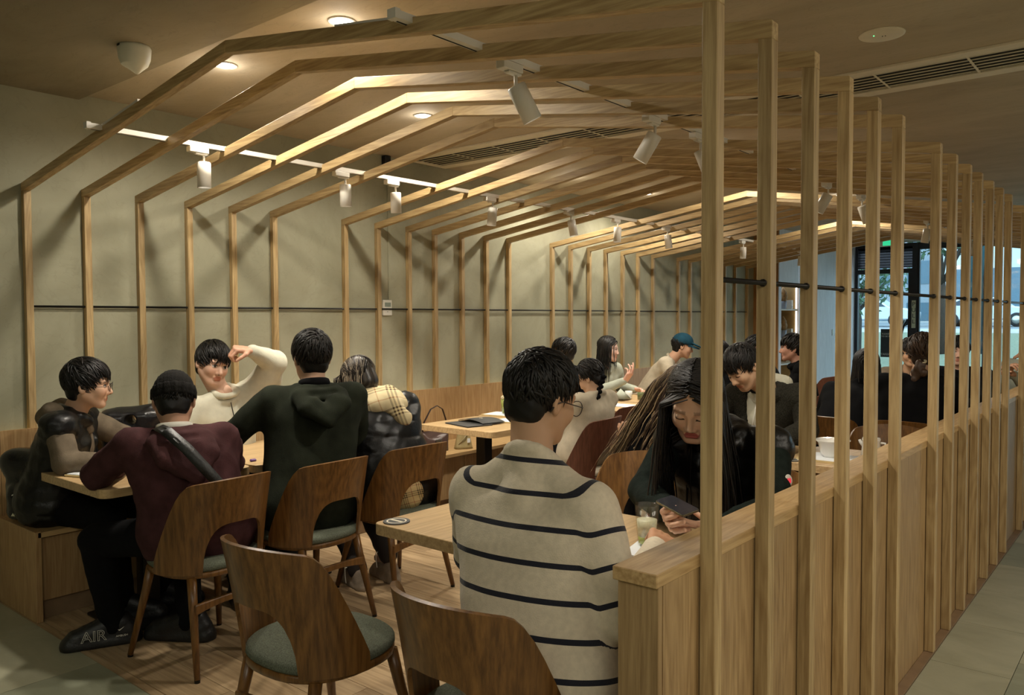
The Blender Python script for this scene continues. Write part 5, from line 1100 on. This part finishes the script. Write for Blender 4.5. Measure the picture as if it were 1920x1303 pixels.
# 5 dark green hoodie
r, H, J = person('person from behind in a dark green hoodie with thick black hair', (1.425, .86, 1.30), (160, 4, 0), (1.47, .84, 1.150), (1.55, .74, .57), 160, 1.0, S=1.09, skin=(.52, .32, .22),
    hands=((1.0, .62, TH), (1.02, 1.06, TH)), elb=((1.20, .46, .86), (1.42, 1.16, .80)), topmat='green_cotton', hood=.85, bulk=1.18, res=.011, shw=.195, legmat='grey_pants', knees=((1.12, .60, .52), (1.12, .92, .52)), disp=folds(.0085, 20, 12))
locks(H, 1200, 'mop', .062, 'hair_black', r, 4, lift=.011, rad=.0065, mask=lambda u: u[2] > -.5)
nk, up, rt, fwd = J['nk'], J['up'], J['rt'], J['fwd']
b = MB(); b.tube([Vector(nk + rt * math.cos(a) * .066 + fwd * (math.sin(a) * .062 + .0) + up * .02) for a in np.linspace(0, 2 * math.pi, 25)], .016, 8, cap=False, flat=1.4); b.obj('shirt_collar', 'black_cloth', r, True)
# 6 scarf and black puffer
r, H, J = person('young woman with ash-streaked dark hair in a plaid scarf and black puffer jacket, head bowed', (1.315, 1.27, 1.155), (185, 34, -6), (1.385, 1.33, 1.045), (1.53, 1.33, .56), 168, 1.0, S=1.02, fem=True, skin=(.6, .4, .3),
    hands=((1.0, 1.14, TH), (1.02, 1.46, TH)), elb=((1.20, 1.10, .82), (1.34, 1.58, .82)), topmat='black_puffer', disp=quilt(.016, .085), bulk=1.26, res=.011, bodyname='puffer_jacket', legmat='tights', knees=((1.12, 1.20, .50), (1.12, 1.40, .52)), feet=((1.40, 1.17, .10), (1.44, 1.36, .15)), shoem='beige_shoe', collar='none')
locks(H, 1000, 'long', .26, 'hair_ash', r, 5, rad=.0042, wave=.0025, hl=.6, part=.01)
nk, up, rt, fwd = J['nk'], J['up'], J['rt'], J['fwd']
def ringf(c, ax, ay, rad, n=12, k=.02): return [(C(c + ax * math.cos(2 * math.pi * a / n) + ay * math.sin(2 * math.pi * a / n), c + ax * math.cos(2 * math.pi * (a + 1) / n) + ay * math.sin(2 * math.pi * (a + 1) / n), rad), k) for a in range(n)]
v, f = field(ringf(nk + up * .025, rt * .078, fwd * .082 + up * .02, .040) + ringf(nk - up * .025 - fwd * .01, rt * .098, fwd * .098, .048) + ringf(nk - up * .07 - fwd * .02, rt * .120, fwd * .105 - up * .02, .042) + [(C(nk - up * .08 + rt * .03 - fwd * .12, nk - up * .15 + rt * .07 - fwd * .13, .05, .05), .03)], .008, folds(.012, 26, 2)); npmesh('scarf', v, f, 'plaid_scarf', r)
pv = J['pv']; v, f = field([(C(pv - rt * .10 - A(0, 0, .02), pv + rt * .10 - A(0, 0, .02), .145), 0), (C(pv - A(0, 0, .02), pv - A(0, 0, .02) + A(-.30, -.02, .0), .16, .14), .05), (C(pv - fwd * .06, pv - fwd * .13 - A(0, 0, .05), .12, .10), .04), (B_(pv + A(0, 0, -.36), (.6, .6, .20)), -.01)], .012, folds(.004, 20, 1)); npmesh('skirt', v, f, 'plaid_skirt', r)
sh = [c for c in r.children if c.name.startswith('shoe')]
for s_ in sh:
    k = sh.index(s_); ft = J['feet'][k]; b = MB(); b.tube([(ft[0] - .03, ft[1] - .035, ft[2] + .02), (ft[0] - .03, ft[1] - .065, ft[2] + .015), (ft[0] - .035, ft[1] - .06, ft[2] - .03), (ft[0] - .03, ft[1] - .058, ft[2] - .07)], .0028, 5); b.obj('lace', 'off_white', s_)
# 7 woman with the phone
r, H, J = person('woman with long dark hair in a black puffer vest looking down at her phone', (3.535, 1.02, 1.190), (284, 34, -4), (3.555, 1.18, 1.065), (3.53, 1.42, .56), 276, 1.0, S=1.05, fem=True, skin=(.66, .45, .32), lip=(.42, .12, .11),
    hands=((3.760, .80, .808), (3.555, .80, .816)), elb=((3.83, 1.02, .83), (3.34, .99, .83)), topmat=('dark_knit_green', 'black_puffer', 'cream_knit'), style='vest', bodyname='vest', bulk=1.14, res=.010, hres=.0038, shut=True, shw=.185, hsc=1.12,
    curls=((.04, .08, .12, .16), (.35, .4, .45, .5)), hn=((-.2, .25, .95), (.75, .3, .45), (-.85, -.52, -.02), (.35, -.90, -.02)), thumb=(.2, .25), collar='none')
locks(H, 1500, 'long', .56, 'hair_black', r, 7, rad=.0045, wave=.0018, part=.0, curtain=lambda q, k: A(.0016 * np.sign(q[0]) if k < 12 else 0, 0, 0), mask=lambda u: True)
b = MB(); b.prism(rrect(-.036, .036, -.073, .073, .009), -.004, .004); ph = thing('smartphone', 'smartphone in a metal frame held in both hands by the woman', 'phone', (3.632, .70, .872)); ph.rotation_euler = (R(8), R(-10), R(66))
b.obj('body', 'phone_body', ph, bevel=.0015); b = MB(); b.prism(rrect(-.034, .034, -.071, .071, .008), .0041, .0048); b.obj('screen', 'phone_glass', ph); b = MB(); b.prism(rrect(-.032, -.002, .032, .068, .006), -.006, -.0041); cm = b.obj('camera_bump', 'phone_body', ph)
b = MB(); 
for x, y in ((-.024, .058), (-.024, .042), (-.010, .050)): b.lathe([(.006, -.0078), (.006, -.006)], (x, y, 0), 14)
b.obj('lens', 'phone_glass', cm)
b = MB(); b.lathe([(.0005, .004), (.020, .003), (.022, 0)], (0, 0, 0), 20); es_ = J['es'][0]; sl_ = J['sl']; q = b.obj('patch', 'off_white', r, True); mid = (sl_ + es_) / 2 + A(.066, -.020, 0); q.matrix_local = basis(mid, (.25, 1, 0), (-.15, 0, 1))
b = MB(); b.prism([(-.010, -.008), (0, -.012), (.010, -.008), (.011, .003), (.005, .010), (0, .004), (-.005, .010), (-.011, .003)], .0041, .005); b.obj('emblem', 'tail_red', q)
# 8 boy in the fleece
r, H, J = person('young man in a dark fleece coat over a white hoodie bending his head down', (2.94, 2.80, 1.205), (247, 36, 8), (3.05, 2.93, 1.085), (2.92, 3.18, .57), 268, 1.0, S=1.06, skin=(.56, .35, .22), shut=True,
    hands=((3.16, 2.62, TH), (2.78, 2.60, TH)), elb=((3.30, 2.86, .86), (2.68, 2.84, .82)), topmat=('sherpa', 'sherpa', 'white_cotton'), style='vest', bodyname='coat', bulk=1.16, res=.012, disp=fuzz())
locks(H, 1000, 'short', .065, 'hair_black', r, 8, lift=.012, rad=.005)
nk, up, rt, fwd = J['nk'], J['up'], J['rt'], J['fwd']
v, f = field(ringf(nk - up * .02, rt * .085, fwd * .085 - up * .02, .026) + [(C(nk - fwd * .06 - rt * .07, nk - fwd * .09 + rt * .07, .045), .03)], .010, folds(.006, 30, 2)); npmesh('hood', v, f, 'white_cotton', r)
b = MB()
for s_ in (-1, 1): b.tube([Vector(nk + fwd * .105 - up * .04 + rt * s_ * .03), Vector(nk + fwd * .16 - up * .13 + rt * s_ * .025), Vector(nk + fwd * .165 - up * .22 + rt * s_ * .025)], .004, 6)
b.obj('drawstring', 'off_white', r, True)
# 9 long highlighted hair
r, H, J = person('woman with long wavy highlighted hair falling over her back, leaning to the table', (2.77, 2.38, 1.10), (165, 24, -16), (2.73, 2.46, .99), (2.62, 2.66, .56), 150, 1.0, S=1.04, fem=True, hands=((2.36, 2.44, .80), (2.38, 2.78, .80)), topmat='black_cloth', res=.014, hres=.006, collar='none')
locks(H, 1500, 'long', .62, 'hair_highlight', r, 9, rad=.0042, wave=.005, hl=.75, drag=(-.55, .0, -.5), grav=(-.55, -.05, -1))
# 10 girl with the braid
r, H, J = person('girl from behind in a cream sweater with her dark hair in a braid', (1.685, 3.06, 1.075), (188, 30, -4), (1.735, 3.06, .965), (1.69, 2.98, .55), 175, 1.0, S=.97, fem=True, skin=(.6, .38, .26), hands=((1.30, 2.98, TH), (1.30, 3.24, TH)), topmat='cream_knit', res=.013, hres=.006, shw=.175)
locks(H, 420, 'mop', .085, 'hair_black', r, 10, lift=.002, rad=.0065, whorl=(0, .2, .95), mask=lambda u: u[2] > -.6)
hc, M, S = H; b = MB(); p0 = Vector(M @ (np.array((.010, -.085, -.040), np.float32)) + hc)
for i in range(10): b.ball(p0 + Vector((.007 * (-1) ** i + .012, -.012 * i * .6 - .02, -.017 * i)), (.023 - .0011 * i, .021 - .001 * i, .016), 10, 6)
o = b.obj('braid', 'black_cloth', r, True)
# 11 woman gesturing
r, H, J = person('woman with shoulder-length black hair and a pale top gesturing beside the jars', (.60, 4.98, 1.19), (22, 4, -4), (.565, 4.98, 1.04), (.40, 4.98, .57), -10, 1.0, S=1.02, fem=True, skin=(.66, .42, .33), hands=((.80, 5.18, TH), (.875, 4.84, .90)), elb=((.58, 5.24, .80), (.66, 4.76, .80)), topmat='mint_cotton', res=.013, hres=.006, curls=(None, (.5, .3, .5, .7)), hn=(None, (.2, .2, 1), None, (.5, .1, .7)))
locks(H, 560, 'long', .36, 'hair_black', r, 11, rad=.0065, wave=.003, part=.02)
# 12-13
r, H, J = person('dark-haired person sitting on the bench behind the head of the striped man', (.62, 4.20, 1.19), (200, 5, 0), (.58, 4.22, 1.05), (.42, 4.24, .57), 170, 1.0, topmat='black_cloth', res=.016, hres=.007, hands=((.8, 4.1, TH), (.8, 4.4, TH)))
locks(H, 320, 'mop', .08, 'hair_black', r, 12, rad=.0075)
r, H, J = person('man in a cream sweater and blue baseball cap in profile on the bench', (.79, 6.16, 1.19), (33, 12, 0), (.70, 6.08, 1.06), (.44, 6.00, .57), 18, 1.0, S=1.06, skin=(.56, .33, .22), hands=((1.08, 6.30, TH), (1.10, 5.98, TH)), topmat='cream_knit', bulk=1.15, res=.014, hres=.006)
hc, M, S = H
locks(H, 240, 'short', .04, 'hair_black', r, 13, lift=.0, rad=.006, mask=lambda u: u[2] < .35)
v, f = field([(E_((0, -.008, .045), (.090, .108, .092)), 0), (B_((0, 0, -.06), (.2, .2, .085), None, .01), -.004), (E_((0, .128, .038), (.068, .075, .010), frame(90, 14)), .01)], .007); cp = npmesh('cap', v * S @ M.T + hc, f, 'teal_cotton', r)
b = MB(); n_ = 12
for side in (0, 1):
    vs = []
    for i in range(n_ + 1):
        a = math.pi * i / n_
        for q_ in (0, 1): x = math.cos(a) * (.080 if q_ == 0 else .070); y = .045 * math.sin(a) + .045 + q_ * (.085 * math.sin(a) ** .6); vs.append(Vector(M @ (np.array((x, y, .030 - .22 * max(y - .09, 0) - .02 * abs(math.cos(a)) * q_ - .004 * side), np.float32) * S) + hc))
    b.add(vs, [(2 * i, 2 * i + 1, 2 * i + 3, 2 * i + 2) for i in range(n_)])
b.obj('brim', 'teal_cotton', cp, True)
# 14-21 background figures
r, H, J = person('dark-haired person facing the man in the blue cap, mostly behind the first post', (1.46, 5.60, 1.15), (215, 6, 0), (1.55, 5.62, 1.02), (1.74, 5.40, .57), 180, 1.0, topmat='black_cloth', res=.016, hres=.007, fem=True); locks(H, 320, 'long', .25, 'hair_black', r, 14, rad=.008)
r, H, J = person('dark-haired person in shade beyond the boy in the fleece', (1.66, 6.02, 1.19), (200, 0, 0), (1.72, 6.05, 1.05), (1.82, 6.20, .57), 190, 1.0, topmat='black_cloth', res=.016, hres=.007, skin=(.4, .2, .15)); locks(H, 300, 'mop', .07, 'hair_black', r, 15, rad=.008)
r, H, J = person('man in a dark open jacket and pale shirt in profile, facing left', (2.13, 5.76, 1.21), (206, 0, 0), (2.20, 5.78, 1.07), (2.28, 5.72, .57), 205, 1.0, S=1.03, skin=(.52, .28, .2), topmat=('black_cloth', 'black_cloth', 'off_white'), style='vest', disp=folds(.006, 24, 3), bodyname='jacket', res=.014, hres=.0055, hands=((1.95, 5.45, TH), (1.92, 5.80, TH))); locks(H, 360, 'mop', .085, 'hair_black', r, 16, rad=.0075)
r, H, J = person('woman from behind in black with a low curly ponytail and cream hair tie', (3.60, 4.17, 1.255), (108, 4, 0), (3.585, 4.10, 1.11), (3.55, 4.05, .57), 100, 1.0, S=1.04, fem=True, topmat='black_cloth', res=.013, hres=.006, hands=((3.45, 4.55, TH), (3.75, 4.52, TH)), shw=.20, collar='none')
locks(H, 460, 'mop', .095, 'hair_brown', r, 17, lift=.0005, rad=.0065, whorl=(0, .5, .8), mask=lambda u: u[2] > -.6, c0=.05)
hc, M, S = H; b = MB(); rn = random.Random(5); c = M @ A(-.02, -.125, -.085) + hc
v, f = field([(E_(c + A(rn.gauss(-.008, .014), rn.gauss(0, .012), -.035 + rn.gauss(0, .026)), (.020, .016, .024)), .02) for i in range(14)], .005, folds(.006, 70, 3)); npmesh('ponytail', v, f, 'hair_brown', r, {'Col': ('FLOAT_COLOR', np.full((len(v), 4), .5))}); b = MB(); cc = M @ A(-.015, -.112, -.058) + hc; b.tube([Vector(cc) + Vector((.024 * math.cos(a), .02 * math.sin(a), .010 * math.sin(a))) for a in np.linspace(0, 6.283, 17)], .007, 8, cap=False); b.obj('hair_tie', 'knit_cream', r, True)
r, H, J = person('man in a dark top facing the woman with the low ponytail', (3.46, 6.04, 1.20), (285, 2, 0), (3.47, 6.08, 1.06), (3.48, 6.0, .57), 280, 1.0, skin=(.62, .38, .28), topmat='black_cloth', res=.014, hres=.0055, hands=((3.62, 5.25, TH), (3.34, 5.25, TH)), elb=((3.7, 5.6, .82), (3.25, 5.6, .82))); locks(H, 360, 'fringe', .075, 'hair_black', r, 18, rad=.0075)
r, H, J = person('young person peeking out left of the woman with the low ponytail', (3.11, 5.92, 1.18), (290, 0, 8), (3.09, 5.96, 1.04), (3.05, 6.10, .57), 275, 1.0, skin=(.55, .33, .2), topmat='taupe_cotton', res=.016, hres=.0055, hands=((3.2, 5.3, TH), (2.95, 5.3, TH)), fem=True); locks(H, 340, 'mop', .08, 'hair_black', r, 19, rad=.0075)
r, H, J = person('person with long straight black hair and black clothes left of the low ponytail', (3.18, 4.40, 1.14), (100, 6, 0), (3.16, 4.33, 1.01), (3.06, 4.06, .57), 95, 1.0, fem=True, topmat='black_cloth', res=.015, hres=.007, hands=((3.0, 4.5, TH), (3.25, 4.55, TH))); locks(H, 520, 'long', .50, 'hair_black', r, 20, rad=.008)
r, H, J = person('person at the right edge with clasped hands and mint sleeves, behind the last near post', (4.02, 6.05, 1.26), (200, 5, 0), (4.02, 6.08, 1.12), (3.70, 6.40, .57), 255, 1.0, topmat='mint_cotton', res=.014, hres=.005, hands=((3.90, 5.84, 1.03), (3.87, 5.80, 1.06)), elb=((4.0, 6.0, .86), (3.72, 6.05, .84)), curls=((.9, .9, .9, .9), (.6, .7, .7, .8))); locks(H, 300, 'mop', .07, 'hair_black', r, 21, rad=.008)
# ------------------------------------------------------------ bags made with the same tools
def blob(name, label, cat, prims, mat, loc, res=.009, disp=None):
    r = thing(name, label, cat, loc); v, f = field(prims, res, disp); o = npmesh('bag_body', v, f, mat, r); return r
bp = blob('backpack', 'black backpack with a white figure logo on the near end of the bench', 'backpack', [(B_((0, 0, .19), (.125, .085, .185), None, .055), 0), (B_((.02, -.075, .11), (.10, .045, .095), None, .035), .02), (C((-.09, -.03, .30), (.09, -.03, .30), .07), .03)], 'bag_black', (.30, -.075, .455), .010, folds(.007, 30, 6)); bp.rotation_euler = (0, 0, R(32))
b = MB(); b.prism([(-.004, -.002), (-.022, -.012), (-.020, -.016), (-.002, -.008), (.008, -.024), (.013, -.022), (.005, -.002), (.008, .006), (.020, .018), (.017, .022), (.004, .012), (.002, .020), (-.003, .020), (-.003, .010)], 0, .001); q = b.obj('logo', 'off_white', bp); q.matrix_local = basis((-.01, -.1235, .165), (1, -.0, 0), (0, 0, 1))
b = MB(); b.box(-.02, .035, -.1215, -.119, .050, .066); b.obj('label', 'silver', bp); b = MB(); b.prism([(-.04, .044), (-.018, .044), (-.029, .060)], -.122, -.1205, 'Y'); b.obj('badge', 'sign_cream', bp)
tb = blob('tote_bag', 'glossy black tote bag with white lettering behind the maroon hoodie', 'bag', [(B_((0, 0, .26), (.19, .07, .26), None, .04), 0), (C((-.16, 0, .50), (.13, 0, .53), .03), .03), (C((-.05, -.1, .47), (.03, .1, .47), .028), -.01)], 'bag_black', (.24, .50, .455), .010, folds(.010, 22, 2)); tb.rotation_euler = (0, 0, R(62))
b = MB(); [b.box(-.10 + i * .022, -.086 + i * .022, -.0735, -.0715, .36 + i * .004, .366 + i * .004) for i in range(9)]; b.obj('print', 'off_white', tb)
textobj('lettering', 'OPEN A BAG', 'off_white', .022, basis((-.02, -.066, .30), (1, 0, .35), (-.35, 0, 1)), tb) if 0 else None
blob('shoulder_bag', 'dark soft bag on the bench behind the plaid scarf', 'bag', [(B_((0, 0, .11), (.15, .08, .11), None, .05), 0), (C((-.10, 0, .2), (.10, 0, .19), .05), .03)], 'black_nylon', (.42, 2.18, .455), .010, folds(.010, 28, 3))
blob('puffer_coat', 'folded olive puffer coat lying on the bench between the first two tables', 'coat', [(B_((0, 0, .10), (.16, .12, .10), None, .06), 0), (C((-.1, .05, .18), (.12, -.02, .18), .08), .04)], 'puffer_olive', (.26, 1.50, .455), .011, quilt(.016, .07))

# standing guest far at the right edge
r, H, J = person('standing person in a striped knit far behind the clasped hands at the right edge', (3.86, 8.5, 1.62), (250, 0, 0), (3.86, 8.5, 1.46), (3.86, 8.5, .96), 250, 1.0, topmat='striped_knit', stripe=True, res=.015, hres=.007, knees=((3.78, 8.45, .5), (3.94, 8.45, .5)), feet=((3.78, 8.47, .09), (3.94, 8.47, .09)), hands=((3.7, 8.3, 1.1), (4.0, 8.3, 1.1))); locks(H, 300, 'mop', .07, 'hair_black', r, 31, rad=.008)
